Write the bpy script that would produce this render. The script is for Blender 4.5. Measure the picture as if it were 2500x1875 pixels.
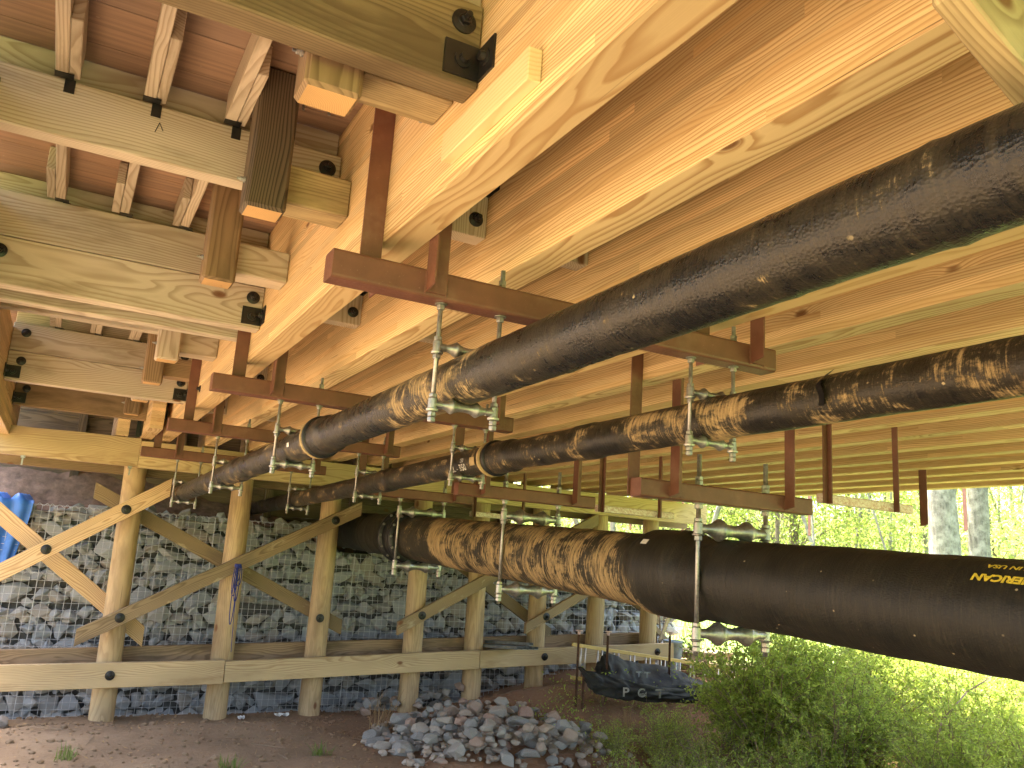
import bpy, bmesh, math, random
from mathutils import Vector, Matrix, noise as mnoise

R = math.radians
random.seed(7)
scene = bpy.context.scene
for o in list(bpy.data.objects):
    bpy.data.objects.remove(o)
COL = scene.collection

# ------------------------------------------------------------------ camera
cam_d = bpy.data.cameras.new("camera")
cam_d.sensor_fit = 'HORIZONTAL'
cam_d.sensor_width = 36.0
cam_d.lens = 36.0 * 2053.26 / 2500.0
cam_d.clip_start = 0.05
cam_d.clip_end = 3000
cam = bpy.data.objects.new("camera", cam_d)
COL.objects.link(cam)
cr = Vector((0.87920777, -0.47207085, 0.0643647))
cu = Vector((-0.15344925, -0.15267865, 0.9762902))
cf = Vector((0.45105103, 0.86823864, 0.20667517))
cam.matrix_world = Matrix(((cr.x, cu.x, -cf.x, 0), (cr.y, cu.y, -cf.y, 0), (cr.z, cu.z, -cf.z, 0), (0, 0, 0, 1)))
scene.camera = cam

# ------------------------------------------------------------------ world, sun, exposure
SUN_DIR = Vector((-0.06, 0.38, 0.92)).normalized()      # towards the sun
elev = math.asin(SUN_DIR.z)
azim = math.atan2(SUN_DIR.x, SUN_DIR.y)
world = bpy.data.worlds.new("World")
scene.world = world
world.use_nodes = True
wn = world.node_tree
bg = wn.nodes['Background']
sky = wn.nodes.new('ShaderNodeTexSky')
sky.sky_type = 'NISHITA'
sky.sun_disc = False
sky.sun_elevation = elev
sky.sun_rotation = azim
sky.air_density = 1.0
sky.dust_density = 6.0
sky.ozone_density = 0.2
wn.links.new(sky.outputs['Color'], bg.inputs['Color'])
bg.inputs['Strength'].default_value = 0.15
sl = bpy.data.lights.new("sun", 'SUN')
sl.energy = 5.0
sl.angle = R(0.5)
sl.color = (1.0, 0.94, 0.80)
so = bpy.data.objects.new("sun", sl)
COL.objects.link(so)
so.rotation_euler = (-SUN_DIR).to_track_quat('-Z', 'Y').to_euler()
scene.view_settings.view_transform = 'Standard'
scene.view_settings.look = 'None'
scene.view_settings.exposure = 3.05
scene.view_settings.gamma = 1
scene.render.engine = 'CYCLES'
scene.cycles.max_bounces = 10
scene.cycles.diffuse_bounces = 6
scene.cycles.glossy_bounces = 4
scene.cycles.transmission_bounces = 3
scene.cycles.transparent_max_bounces = 4
scene.cycles.use_denoising = True
scene.cycles.sample_clamp_indirect = 6.0

# ------------------------------------------------------------------ node helpers
class NT:
    def __init__(self, name, rough=0.7, metal=0.0):
        self.m = bpy.data.materials.new(name)
        self.m.use_nodes = True
        self.t = self.m.node_tree
        self.b = self.t.nodes['Principled BSDF']
        self.b.inputs['Roughness'].default_value = rough
        self.b.inputs['Metallic'].default_value = metal
    def n(self, typ, **kw):
        nd = self.t.nodes.new(typ)
        for k, v in kw.items():
            setattr(nd, k, v)
        return nd
    def link(self, a, b):
        self.t.links.new(a, b)
    def _in(self, sock, v):
        if v is None: return
        if isinstance(v, (int, float, tuple, list)):
            sock.default_value = v
        else:
            self.link(v, sock)
    def math(self, op, a, b=None, c=None, clamp=False):
        nd = self.n('ShaderNodeMath', operation=op, use_clamp=clamp)
        self._in(nd.inputs[0], a); self._in(nd.inputs[1], b); self._in(nd.inputs[2], c)
        return nd.outputs[0]
    def vmath(self, op, a, b=None):
        nd = self.n('ShaderNodeVectorMath', operation=op)
        self._in(nd.inputs[0], a); self._in(nd.inputs[1], b)
        return nd.outputs[0]
    def coord(self, kind='Object'):
        return self.n('ShaderNodeTexCoord').outputs[kind]
    def sep(self, v):
        nd = self.n('ShaderNodeSeparateXYZ'); self.link(v, nd.inputs[0]); return nd.outputs
    def comb(self, x, y, z):
        nd = self.n('ShaderNodeCombineXYZ')
        self._in(nd.inputs[0], x); self._in(nd.inputs[1], y); self._in(nd.inputs[2], z)
        return nd.outputs[0]
    def noise(self, v, scale, detail=2, rough=0.5, dist=0.0):
        nd = self.n('ShaderNodeTexNoise')
        self._in(nd.inputs['Vector'], v)
        nd.inputs['Scale'].default_value = scale
        nd.inputs['Detail'].default_value = detail
        nd.inputs['Roughness'].default_value = rough
        nd.inputs['Distortion'].default_value = dist
        return nd.outputs['Fac']
    def vor(self, v, scale, feature='F1', out='Distance', rand=1.0):
        nd = self.n('ShaderNodeTexVoronoi', feature=feature)
        self._in(nd.inputs['Vector'], v)
        nd.inputs['Scale'].default_value = scale
        nd.inputs['Randomness'].default_value = rand
        return nd.outputs[out]
    def white(self, v, out='Value', dim='3D'):
        nd = self.n('ShaderNodeTexWhiteNoise', noise_dimensions=dim)
        if dim == '1D': self._in(nd.inputs['W'], v)
        else: self._in(nd.inputs['Vector'], v)
        return nd.outputs[out]
    def ramp(self, f, stops, interp='LINEAR'):
        nd = self.n('ShaderNodeValToRGB')
        nd.color_ramp.interpolation = interp
        e = nd.color_ramp.elements
        while len(e) < len(stops): e.new(0.5)
        for i, (p, c) in enumerate(stops):
            e[i].position = p
            e[i].color = (c, c, c, 1) if isinstance(c, (int, float)) else (*c, 1)
        self.link(f, nd.inputs[0])
        return nd.outputs[0]
    def mix(self, f, a, b, mode='MIX'):
        nd = self.n('ShaderNodeMix', data_type='RGBA', blend_type=mode)
        self._in(nd.inputs[0], f)
        for s, v in ((nd.inputs[6], a), (nd.inputs[7], b)):
            if isinstance(v, (tuple, list)): s.default_value = (*v[:3], 1)
            else: self.link(v, s)
        return nd.outputs[2]
    def rnd(self):
        return self.n('ShaderNodeObjectInfo').outputs['Random']
    def bump(self, h, strength=0.3, dist=0.01):
        nd = self.n('ShaderNodeBump')
        nd.inputs['Strength'].default_value = strength
        nd.inputs['Distance'].default_value = dist
        self.link(h, nd.inputs['Height'])
        self.link(nd.outputs[0], self.b.inputs['Normal'])
    def color(self, c):
        if isinstance(c, (tuple, list)): self.b.inputs['Base Color'].default_value = (*c[:3], 1)
        else: self.link(c, self.b.inputs['Base Color'])

def wood(name, light, dark, ring=0.012, lam=0.0, lam_axis='z', wob=0.03, contrast=1.0, tone=0.18, stain=None,
         stain_col=(0.05, 0.04, 0.03), knots=True, rough=0.62, red=None, scrape=None):
    """pine with growth rings running along local X"""
    m = NT(name, rough)
    p = m.coord()
    x, y, z = m.sep(p)
    r = m.rnd()
    if lam > 0:
        L = m.math('FLOOR', m.math('DIVIDE', z if lam_axis == 'z' else y, lam))
        seg = m.math('FLOOR', m.math('DIVIDE', m.math('ADD', x, m.math('MULTIPLY', m.white(L, dim='1D'), 3.0)), 3.1))
        key = m.comb(L, m.math('MULTIPLY', r, 91.7), seg)
    else:
        key = m.comb(0.0, m.math('MULTIPLY', r, 91.7), 0.0)
    wc = m.n('ShaderNodeTexWhiteNoise', noise_dimensions='3D')
    m.link(key, wc.inputs['Vector'])
    w1, w2, w3 = m.sep(wc.outputs['Color'])
    # shift every board to its own part of the texture
    xs = m.math('ADD', x, m.math('MULTIPLY', w3, 40.0))
    q = m.comb(m.math('MULTIPLY', xs, 0.95), m.math('MULTIPLY', y, 5.0), m.math('MULTIPLY', m.math('ADD', z, m.math('MULTIPLY', w1, 7.0)), 5.0))
    n1 = m.noise(q, 1.0, 1.5)
    q2 = m.comb(m.math('MULTIPLY', xs, 3.0), m.math('MULTIPLY', y, 22.0), m.math('MULTIPLY', z, 22.0))
    n2 = m.noise(q2, 1.0, 2.0)
    yc = m.math('ADD', y, m.math('MULTIPLY_ADD', w1, 0.30, -0.15))
    zc = m.math('ADD', z, m.math('MULTIPLY_ADD', w2, 0.34, -0.17))
    if lam > 0:
        yc = m.math('ADD', y, m.math('MULTIPLY_ADD', w1, 0.12, -0.06))
        zc = m.math('ADD', m.math('SUBTRACT', z, m.math('MULTIPLY', L, lam)), m.math('MULTIPLY_ADD', w2, 0.11, 0.05))
    rad = m.math('SQRT', m.math('ADD', m.math('MULTIPLY', yc, yc), m.math('MULTIPLY', zc, zc)))
    rad = m.math('ADD', rad, m.math('MULTIPLY_ADD', n1, wob * 4, -wob * 2))
    rad = m.math('ADD', rad, m.math('MULTIPLY_ADD', n2, 0.010, -0.005))
    kmask = None
    if knots:
        kv = m.comb(m.math('MULTIPLY', xs, 1.7), m.math('MULTIPLY', y, 3.2), m.math('MULTIPLY', z, 3.2))
        kd = m.vor(kv, 1.0)
        swell = m.math('POWER', 2.718, m.math('MULTIPLY', kd, -9.0))
        rad = m.math('ADD', rad, m.math('MULTIPLY', swell, 0.045))
        kmask = m.ramp(kd, [(0.0, 1.0), (0.05, 0.85), (0.085, 0.0)])
    t = m.math('FRACT', m.math('DIVIDE', rad, ring))
    late = m.ramp(t, [(0.0, 0.06), (0.42, 0.0), (0.78, 0.85), (0.90, 1.0), (1.0, 0.10)])
    late = m.math('MULTIPLY', late, contrast)
    fib = m.noise(m.comb(m.math('MULTIPLY', xs, 8.0), m.math('MULTIPLY', y, 260.0), m.math('MULTIPLY', z, 260.0)), 1.0, 2.0)
    col = m.mix(late, light, dark)
    col = m.mix(m.math('MULTIPLY_ADD', fib, 0.5, -0.1, clamp=True), col, tuple(c * 0.72 for c in light))
    # board to board tone
    tn = m.math('MULTIPLY_ADD', w3, 2 * tone, 1.0 - tone)
    big = m.noise(m.comb(m.math('MULTIPLY', xs, 0.8), m.math('MULTIPLY', y, 3.0), m.math('MULTIPLY', z, 3.0)), 1.0, 3.0)
    tn = m.math('MULTIPLY', tn, m.math('MULTIPLY_ADD', big, 0.8, 0.6))
    tc = m.comb(tn, tn, tn)
    col = m.mix(1.0, col, tc, 'MULTIPLY')
    if red is not None:
        col = m.mix(m.math('MULTIPLY', m.ramp(w1, [(0.55, 0.0), (1.0, 1.0)]), 0.6), col, red)
    if stain is not None:
        sv = m.comb(m.math('MULTIPLY', xs, 1.1), m.math('MULTIPLY', y, 5.0), m.math('MULTIPLY', z, 5.0))
        s = m.noise(sv, 1.3, 5.0, 0.6)
        s = m.ramp(s, [(stain - 0.06, 0.0), (stain + 0.12, 1.0)])
        col = m.mix(m.math('MULTIPLY', s, 0.8), col, stain_col)
    if scrape is not None:
        s = m.noise(m.comb(m.math('MULTIPLY', xs, 3.0), m.math('MULTIPLY', y, 40.0), m.math('MULTIPLY', z, 8.0)), 1.0, 4.0, 0.6)
        s = m.ramp(s, [(0.62, 0.0), (0.72, 1.0)])
        col = m.mix(m.math('MULTIPLY', s, 0.75), col, scrape)
    ck = m.noise(m.comb(m.math('MULTIPLY', xs, 0.9), m.math('MULTIPLY', y, 55.0), m.math('MULTIPLY', z, 55.0)), 1.0, 2.0)
    ckm = m.math('MULTIPLY', m.ramp(ck, [(0.725, 0.0), (0.745, 1.0)]), m.ramp(n1, [(0.5, 0.0), (0.6, 0.8)]))
    col = m.mix(ckm, col, tuple(c * 0.25 for c in dark))
    if kmask is not None:
        col = m.mix(kmask, col, (0.16, 0.065, 0.025))
    if lam > 0:
        zz = m.math('FRACT', m.math('DIVIDE', z if lam_axis == 'z' else y, lam))
        g = m.ramp(zz, [(0.0, 1.0), (0.03, 0.0), (0.98, 0.0), (1.0, 1.0)])
        col = m.mix(m.math('MULTIPLY', g, 0.45), col, (0.15, 0.07, 0.02))
    m.color(col)
    m.bump(m.math('ADD', late, m.math('MULTIPLY', fib, 0.8)), 0.25, 0.0012)
    m.b.inputs['Specular IOR Level'].default_value = 0.3
    return m.m

M = {}
M['glulam'] = wood('glulam pine', (0.74, 0.565, 0.315), (0.40, 0.21, 0.08), ring=0.0100, lam=0.0349, wob=0.021, tone=0.20, contrast=0.9, red=(0.62, 0.41, 0.19), stain=0.66, stain_col=(0.42, 0.22, 0.08))
M['treated'] = wood('treated pine', (0.55, 0.48, 0.375), (0.33, 0.255, 0.175), ring=0.014, wob=0.045, contrast=0.85, tone=0.12, stain=0.62, stain_col=(0.24, 0.19, 0.12))
M['treated_green'] = wood('green treated pine', (0.44, 0.35, 0.19), (0.23, 0.16, 0.075), ring=0.013, wob=0.045, contrast=0.8, tone=0.1, stain=0.52, stain_col=(0.15, 0.105, 0.055))
M['treated_dark'] = wood('dark stained bearer', (0.27, 0.205, 0.115), (0.13, 0.09, 0.045), ring=0.014, wob=0.05, contrast=0.9, tone=0.08, stain=0.50, stain_col=(0.10, 0.07, 0.038))
M['brown'] = wood('brown weathered timber', (0.29, 0.20, 0.115), (0.13, 0.082, 0.042), ring=0.013, wob=0.035, contrast=0.8, stain=0.55, stain_col=(0.10, 0.07, 0.035))
M['black'] = wood('black stained timber', (0.14, 0.105, 0.07), (0.028, 0.020, 0.013), ring=0.014, wob=0.055, contrast=1.0, stain=0.66, stain_col=(0.25, 0.18, 0.10))
M['brace'] = wood('weathered brace board', (0.30, 0.22, 0.12), (0.16, 0.11, 0.055), ring=0.010, wob=0.03, stain=0.60, stain_col=(0.14, 0.105, 0.065), scrape=(0.50, 0.42, 0.27))
M['brace_new'] = wood('new brace board', (0.66, 0.47, 0.25), (0.40, 0.23, 0.10), ring=0.013, wob=0.035, tone=0.08)
M['pile'] = wood('peeled pile', (0.50, 0.365, 0.195), (0.31, 0.20, 0.095), ring=0.03, wob=0.07, contrast=0.55, tone=0.08, stain=0.56, stain_col=(0.26, 0.18, 0.095), scrape=(0.24, 0.16, 0.08))
M['end_grain'] = wood('fresh sawn end', (0.62, 0.40, 0.18), (0.44, 0.23, 0.09), ring=0.006, wob=0.004, contrast=0.6, knots=False, tone=0.05)

def deck_mat():
    m = NT('deck boards', 0.7)
    x, y, z = m.sep(m.coord())
    b = m.math('FLOOR', m.math('DIVIDE', y, 0.142))
    wc = m.n('ShaderNodeTexWhiteNoise', noise_dimensions='1D')
    m.link(b, wc.inputs['W'])
    w1, w2, w3 = m.sep(wc.outputs['Color'])
    v = m.comb(m.math('MULTIPLY_ADD', w3, 20.0, m.math('MULTIPLY', x, 1.2)), m.math('MULTIPLY', y, 30.0), 0.0)
    n = m.noise(v, 1.0, 4.0, 0.6)
    base = m.ramp(w1, [(0.0, (0.30, 0.20, 0.14)), (0.5, (0.38, 0.24, 0.155)), (0.8, (0.47, 0.28, 0.17)), (1.0, (0.37, 0.27, 0.19))])
    col = m.mix(m.ramp(n, [(0.35, 0.0), (0.7, 0.75)]), base, (0.17, 0.11, 0.075))
    sp = m.vor(m.comb(m.math('MULTIPLY', x, 14.0), m.math('MULTIPLY', y, 30.0), 0.0), 1.0)
    sp2 = m.noise(m.comb(x, y, 0.0), 6.0, 2.0)
    spm = m.math('MULTIPLY', m.ramp(sp, [(0.08, 1.0), (0.11, 0.0)]), m.ramp(sp2, [(0.6, 0.0), (0.66, 1.0)]))
    col = m.mix(spm, col, (0.6, 0.5, 0.38))
    m.color(col)
    m.bump(n, 0.2, 0.002)
    return m.m
M['deck'] = deck_mat()
M['cleat'] = wood('pale offcut pine', (0.72, 0.57, 0.33), (0.54, 0.37, 0.17), ring=0.012, wob=0.02, contrast=0.5, tone=0.03, knots=False)
M['girtwood'] = wood('tan sawn rail', (0.56, 0.43, 0.24), (0.34, 0.22, 0.10), ring=0.014, wob=0.05, contrast=0.8, tone=0.1, stain=0.62, stain_col=(0.30, 0.19, 0.09))

def paint():
    m = NT('red oxide primer', 0.48)
    p = m.coord()
    n = m.noise(p, 9.0, 4.0, 0.6)
    n2 = m.noise(p, 90.0, 3.0, 0.7)
    col = m.ramp(n, [(0.3, (0.125, 0.050, 0.033)), (0.7, (0.185, 0.077, 0.050))])
    col = m.mix(m.ramp(n2, [(0.66, 0.0), (0.74, 0.6)]), col, (0.36, 0.21, 0.16))
    col = m.mix(m.ramp(m.noise(p, 3.5, 5.0, 0.7), [(0.55, 0.0), (0.75, 0.5)]), col, (0.27, 0.16, 0.11))
    m.color(col)
    m.bump(n2, 0.15, 0.001)
    m.link(m.ramp(n2, [(0.3, 0.4), (0.8, 0.62)]), m.b.inputs['Roughness'])
    return m.m
M['primer'] = paint()

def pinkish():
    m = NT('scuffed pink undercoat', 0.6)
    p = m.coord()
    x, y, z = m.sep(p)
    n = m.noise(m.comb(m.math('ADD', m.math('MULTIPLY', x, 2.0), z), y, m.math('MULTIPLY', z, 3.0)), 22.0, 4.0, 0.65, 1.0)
    m.color(m.ramp(n, [(0.32, (0.50, 0.27, 0.22)), (0.5, (0.74, 0.60, 0.54)), (0.66, (0.86, 0.80, 0.76))]))  # pale mottling is dappled sunlight painted into the bar colour
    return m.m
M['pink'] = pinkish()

def galv():
    m = NT('galvanised steel', 0.42, 0.85)
    p = m.coord()
    n = m.noise(p, 60.0, 3.0, 0.6)
    n2 = m.noise(p, 14.0, 2.0)
    m.color(m.mix(m.ramp(n2, [(0.45, 0.0), (0.75, 0.5)]), m.ramp(n, [(0.3, (0.27, 0.27, 0.26)), (0.7, (0.47, 0.47, 0.455))]), (0.33, 0.27, 0.20)))
    m.link(m.ramp(n, [(0.3, 0.34), (0.8, 0.55)]), m.b.inputs['Roughness'])
    m.bump(n, 0.1, 0.001)
    return m.m
M['galv'] = galv()

def plain(name, c, rough=0.6, metal=0.0, vary=0.25, scale=12.0, bump=0.0):
    m = NT(name, rough, metal)
    n = m.noise(m.coord(), scale, 4.0, 0.6)
    m.color(m.ramp(n, [(0.3, tuple(v * (1 - vary) for v in c)), (0.7, tuple(min(1, v * (1 + vary)) for v in c))]))
    if bump: m.bump(n, 0.4, bump)
    return m.m
M['blackmetal'] = plain('black coated steel', (0.018, 0.017, 0.017), 0.35, 0.2, 0.3, 40)
M['rust'] = plain('rusty steel', (0.12, 0.065, 0.04), 0.8, 0.3, 0.4, 30)
M['darksteel'] = plain('dull grey channel steel', (0.24, 0.26, 0.26), 0.5, 0.6, 0.25, 20)
M['fibre'] = plain('yellow ladder rail', (0.62, 0.44, 0.14), 0.5, 0.0, 0.12, 10)
M['alu'] = plain('aluminium rung', (0.60, 0.55, 0.48), 0.45, 0.6, 0.15, 10)
M['rope'] = plain('blue cord', (0.025, 0.04, 0.22), 0.8, 0.0, 0.3, 60)
M['tarp'] = plain('blue tarpaulin', (0.05, 0.19, 0.62), 0.45, 0.0, 0.22, 7, 0.01)
M['fence'] = plain('black silt fabric', (0.012, 0.012, 0.011), 0.75, 0.0, 0.5, 9, 0.02)
M['white'] = plain('faded white print', (0.55, 0.55, 0.52), 0.7, 0.0, 0.35, 30)
M['yellow'] = plain('yellow print', (0.72, 0.56, 0.05), 0.6, 0.0, 0.25, 60)
M['sticker'] = plain('paper sticker', (0.70, 0.69, 0.64), 0.6, 0.0, 0.1, 60)
M['cap'] = plain('pale post cap', (0.62, 0.45, 0.40), 0.6)
M['bucket'] = plain('blue grey plastic', (0.28, 0.36, 0.43), 0.5)
M['pallet'] = plain('pallet wood', (0.26, 0.19, 0.12), 0.8, 0.0, 0.3, 14)
M['wire'] = plain('galvanised wire', (0.62, 0.64, 0.64), 0.45, 0.2, 0.2, 30)
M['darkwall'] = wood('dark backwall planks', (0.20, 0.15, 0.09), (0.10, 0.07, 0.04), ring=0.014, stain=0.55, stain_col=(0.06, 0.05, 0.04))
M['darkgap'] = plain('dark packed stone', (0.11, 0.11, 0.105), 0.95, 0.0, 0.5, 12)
M['stem'] = plain('brown stem', (0.22, 0.16, 0.10), 0.9, 0.0, 0.3, 20)
M['straw'] = plain('dry straw', (0.34, 0.22, 0.10), 0.85, 0.0, 0.35, 8)

def stone(name, cols):
    m = NT(name, 0.85)
    p = m.coord()
    r = m.rnd()
    n = m.noise(m.vmath('ADD', p, m.comb(m.math('MULTIPLY', r, 50.0), 0.0, 0.0)), 16.0, 5.0, 0.65)
    n2 = m.noise(p, 70.0, 3.0, 0.6)
    base = m.ramp(r, cols)
    col = m.mix(m.ramp(n, [(0.35, 0.0), (0.75, 0.6)]), base, (0.42, 0.42, 0.40))
    col = m.mix(m.ramp(n2, [(0.6, 0.0), (0.75, 0.35)]), col, (0.08, 0.08, 0.08))
    m.color(col)
    m.bump(m.math('ADD', n, m.math('MULTIPLY', n2, 0.4)), 0.5, 0.012)
    return m.m
M['stone'] = stone('gabion granite', [(0.0, (0.28, 0.31, 0.34)), (0.3, (0.38, 0.41, 0.43)), (0.6, (0.46, 0.49, 0.49)), (0.85, (0.37, 0.345, 0.30)), (1.0, (0.44, 0.41, 0.35))])
M['rubble'] = stone('loose granite', [(0.0, (0.16, 0.155, 0.14)), (0.4, (0.26, 0.25, 0.22)), (0.7, (0.33, 0.29, 0.23)), (0.9, (0.33, 0.235, 0.155)), (1.0, (0.34, 0.18, 0.11))])

def soil():
    m = NT('red clay and litter', 0.95)
    p = m.coord()
    x, y, z = m.sep(p)
    n = m.noise(p, 1.3, 6.0, 0.6)
    n2 = m.noise(p, 28.0, 5.0, 0.7)
    n3 = m.noise(m.comb(m.math('MULTIPLY', x, 2.0), m.math('MULTIPLY', y, 14.0), 0.0), 4.0, 4.0, 0.6)
    col = m.ramp(n, [(0.3, (0.17, 0.112, 0.062)), (0.55, (0.265, 0.18, 0.105)), (0.75, (0.36, 0.26, 0.16))])
    redf = m.math('MULTIPLY', m.ramp(m.math('MULTIPLY_ADD', n, 1.6, m.math('MULTIPLY', x, 0.55)), [(0.0, 0.0), (1.0, 1.0)]), 0.0)
    rr = m.n('ShaderNodeMapRange'); m.link(m.math('ADD', x, m.math('MULTIPLY', n, 3.0)), rr.inputs[0])
    rr.inputs[1].default_value = 3.4; rr.inputs[2].default_value = 5.6
    col = m.mix(m.math('MULTIPLY', rr.outputs[0], 0.75), col, (0.27, 0.125, 0.06))
    col = m.mix(m.ramp(n2, [(0.45, 0.0), (0.75, 0.6)]), col, (0.30, 0.21, 0.13))
    col = m.mix(m.ramp(n3, [(0.58, 0.0), (0.72, 0.45)]), col, (0.07, 0.04, 0.025))
    # meadow beyond the bridge
    d = m.math('MAXIMUM', m.math('SUBTRACT', x, 9.6), m.math('SUBTRACT', m.math('MULTIPLY', y, -1.0), 4.0))
    d = m.math('ADD', d, m.math('MULTIPLY_ADD', n, 3.0, -1.5))
    gm = m.ramp(d, [(0.0, 0.0), (1.0, 1.0)])
    g = m.ramp(m.noise(p, 3.0, 6.0, 0.7), [(0.3, (0.07, 0.12, 0.02)), (0.6, (0.16, 0.24, 0.04)), (0.75, (0.27, 0.27, 0.11))])
    col = m.mix(gm, col, g)
    m.color(col)
    m.bump(m.math('ADD', n2, m.math('MULTIPLY', n3, 0.6)), 0.7, 0.03)
    return m.m
M['soil'] = soil()
M['dirt'] = plain('dark backfill dirt', (0.25, 0.165, 0.115), 0.95, 0.0, 0.45, 9, 0.04)

def leaf(name, c1, c2, trans=0.5):
    m = NT(name, 0.55)
    r = m.n('ShaderNodeNewGeometry').outputs['Random Per Island']
    col = m.ramp(r, [(0.0, c1), (1.0, c2)])
    m.color(col)
    tr = m.n('ShaderNodeBsdfTranslucent')
    m.link(m.mix(0.5, col, tuple(min(1, v * 1.6) for v in c2)), tr.inputs['Color'])
    mx = m.n('ShaderNodeMixShader'); mx.inputs[0].default_value = trans
    m.link(m.b.outputs[0], mx.inputs[1]); m.link(tr.outputs[0], mx.inputs[2])
    m.link(mx.outputs[0], m.t.nodes['Material Output'].inputs[0])
    return m.m
M['leaf_shrub'] = leaf('shrub leaf', (0.075, 0.145, 0.022), (0.44, 0.53, 0.10), 0.55)
M['leaf_tree'] = leaf('spring leaf', (0.13, 0.20, 0.03), (0.32, 0.38, 0.08), 0.55)
M['leaf_far'] = leaf('woodland leaf', (0.13, 0.19, 0.04), (0.33, 0.37, 0.11), 0.5)
M['grass'] = leaf('grass blade', (0.09, 0.15, 0.03), (0.20, 0.26, 0.06), 0.4)

def bark(name, a, b, c):
    m = NT(name, 0.9)
    p = m.coord()
    x, y, z = m.sep(p)
    n = m.noise(m.comb(m.math('MULTIPLY', x, 6.0), m.math('MULTIPLY', y, 6.0), m.math('MULTIPLY', z, 1.4)), 3.0, 6.0, 0.7)
    n2 = m.noise(p, 3.5, 4.0, 0.7)
    col = m.ramp(n, [(0.35, a), (0.6, b)])
    col = m.mix(m.ramp(n2, [(0.42, 0.0), (0.62, 0.9)]), col, c)
    m.color(col); m.bump(n, 0.8, 0.03)
    return m.m
M['bark_pale'] = bark('pale blotched bark', (0.10, 0.09, 0.075), (0.21, 0.19, 0.16), (0.36, 0.335, 0.29))
M['bark_dark'] = bark('brown bark', (0.06, 0.045, 0.035), (0.15, 0.115, 0.085), (0.22, 0.17, 0.13))

def pipe_mat(name, muds, base=(0.010, 0.0098, 0.0095), amount=0.56, rough=0.30, cell=170.0, band=None, tan=(0.43, 0.315, 0.16), nw=0.80, fw=0.32, wrk=0.8, bdist=0.006, dlo=0.12, bstr=0.075):
    """black polythene wrapped iron pipe; muds = [(y0, y1, extra)] places with more clay on it"""
    m = NT(name, rough)
    p = m.coord()
    x, y, z = m.sep(p)
    n = m.noise(m.comb(m.math('MULTIPLY', x, 1.4), m.math('MULTIPLY', y, 1.0), m.math('MULTIPLY', z, 2.0)), 4.2, 9.0, 0.74, 0.3)
    fine = m.noise(m.comb(m.math('MULTIPLY', x, 1.0), m.math('MULTIPLY', y, 9.0), m.math('MULTIPLY', z, 1.0)), 9.0, 5.0, 0.7)
    s = m.math('MULTIPLY_ADD', fine, fw, m.math('MULTIPLY', n, nw))
    ye = m.math('SUBTRACT', y, m.math('MULTIPLY', z, 0.75)) if band is not None else y
    for (a, b, e) in muds:
        mr = m.n('ShaderNodeMapRange', interpolation_type='SMOOTHSTEP'); m.link(ye, mr.inputs[0])
        mr.inputs[1].default_value = a - 0.25; mr.inputs[2].default_value = a
        mr2 = m.n('ShaderNodeMapRange', interpolation_type='SMOOTHSTEP'); m.link(ye, mr2.inputs[0])
        mr2.inputs[1].default_value = b; mr2.inputs[2].default_value = b + 0.25
        win = m.math('MULTIPLY', mr.outputs[0], m.math('SUBTRACT', 1.0, mr2.outputs[0]))
        s = m.math('MULTIPLY_ADD', win, e, s)
    if band is not None:
        k = m.math('SINE', m.math('MULTIPLY', m.math('ADD', y, m.math('MULTIPLY_ADD', x, 0.35, m.math('MULTIPLY', n, 0.5))), band))
        s = m.math('MULTIPLY_ADD', k, bstr, s)
    mask = m.ramp(s, [(amount + 0.03, 0.0), (amount + 0.10, 1.0)])
    dust = m.ramp(s, [(amount - dlo, 0.0), (amount + 0.03, 0.45)])
    tanv = m.mix(m.ramp(fine, [(0.35, 0.0), (0.65, 1.0)]), tuple(v * 0.45 for v in tan), tan)
    col = m.mix(dust, base, (0.062, 0.050, 0.030))
    col = m.mix(mask, col, tanv)
    fv = m.vor(m.comb(m.math('MULTIPLY', x, 1.0), m.math('MULTIPLY', y, 0.8), z), 16.0)
    fj = m.noise(p, 60.0, 3.0, 0.7)
    fm = m.math('MULTIPLY', m.ramp(m.math('ADD', fv, m.math('MULTIPLY', fj, 0.18)), [(0.13, 1.0), (0.17, 0.0)]), m.ramp(m.noise(p, 2.3, 2.0), [(0.50, 0.0), (0.58, 1.0)]))
    col = m.mix(m.math('MULTIPLY', fm, 0.8), col, (0.52, 0.42, 0.24))
    ru = m.noise(m.comb(m.math('MULTIPLY', x, 2.0), m.math('MULTIPLY', y, 26.0), m.math('MULTIPLY', z, 2.0)), 3.0, 4.0, 0.7)
    col = m.mix(m.ramp(ru, [(0.55, 0.0), (0.74, 0.22)]), col, (0.13, 0.10, 0.06))
    m.color(col)
    m.b.inputs['Specular IOR Level'].default_value = 0.34
    cellv = m.vor(m.comb(m.math('MULTIPLY', x, 1.0), m.math('MULTIPLY', y, 0.8), m.math('MULTIPLY', z, 1.0)), cell)
    wr = m.noise(m.comb(m.math('MULTIPLY', x, 0.6), m.math('MULTIPLY', y, 5.0), m.math('MULTIPLY', z, 0.6)), 10.0, 4.0, 0.6, 0.8)
    h = m.math('ADD', m.math('MULTIPLY', cellv, 0.30), m.math('ADD', m.math('MULTIPLY', wr, wrk), m.math('MULTIPLY', mask, 0.5)))
    m.bump(h, 0.55, bdist)
    m.link(m.ramp(m.math('MAXIMUM', mask, m.math('MULTIPLY', dust, 0.7)), [(0.0, rough), (1.0, 0.85)]), m.b.inputs['Roughness'])
    return m.m
M['pipe1'] = pipe_mat('black wrapped small pipe', [(2.45, 3.15, 0.12), (4.5, 9.5, 0.05)], amount=0.635, rough=0.26)
M['pipe2'] = pipe_mat('muddy wrapped small pipe', [(1.2, 2.0, 0.065), (2.4, 3.0, 0.11), (3.5, 9.2, 0.045)], amount=0.615)
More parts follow.
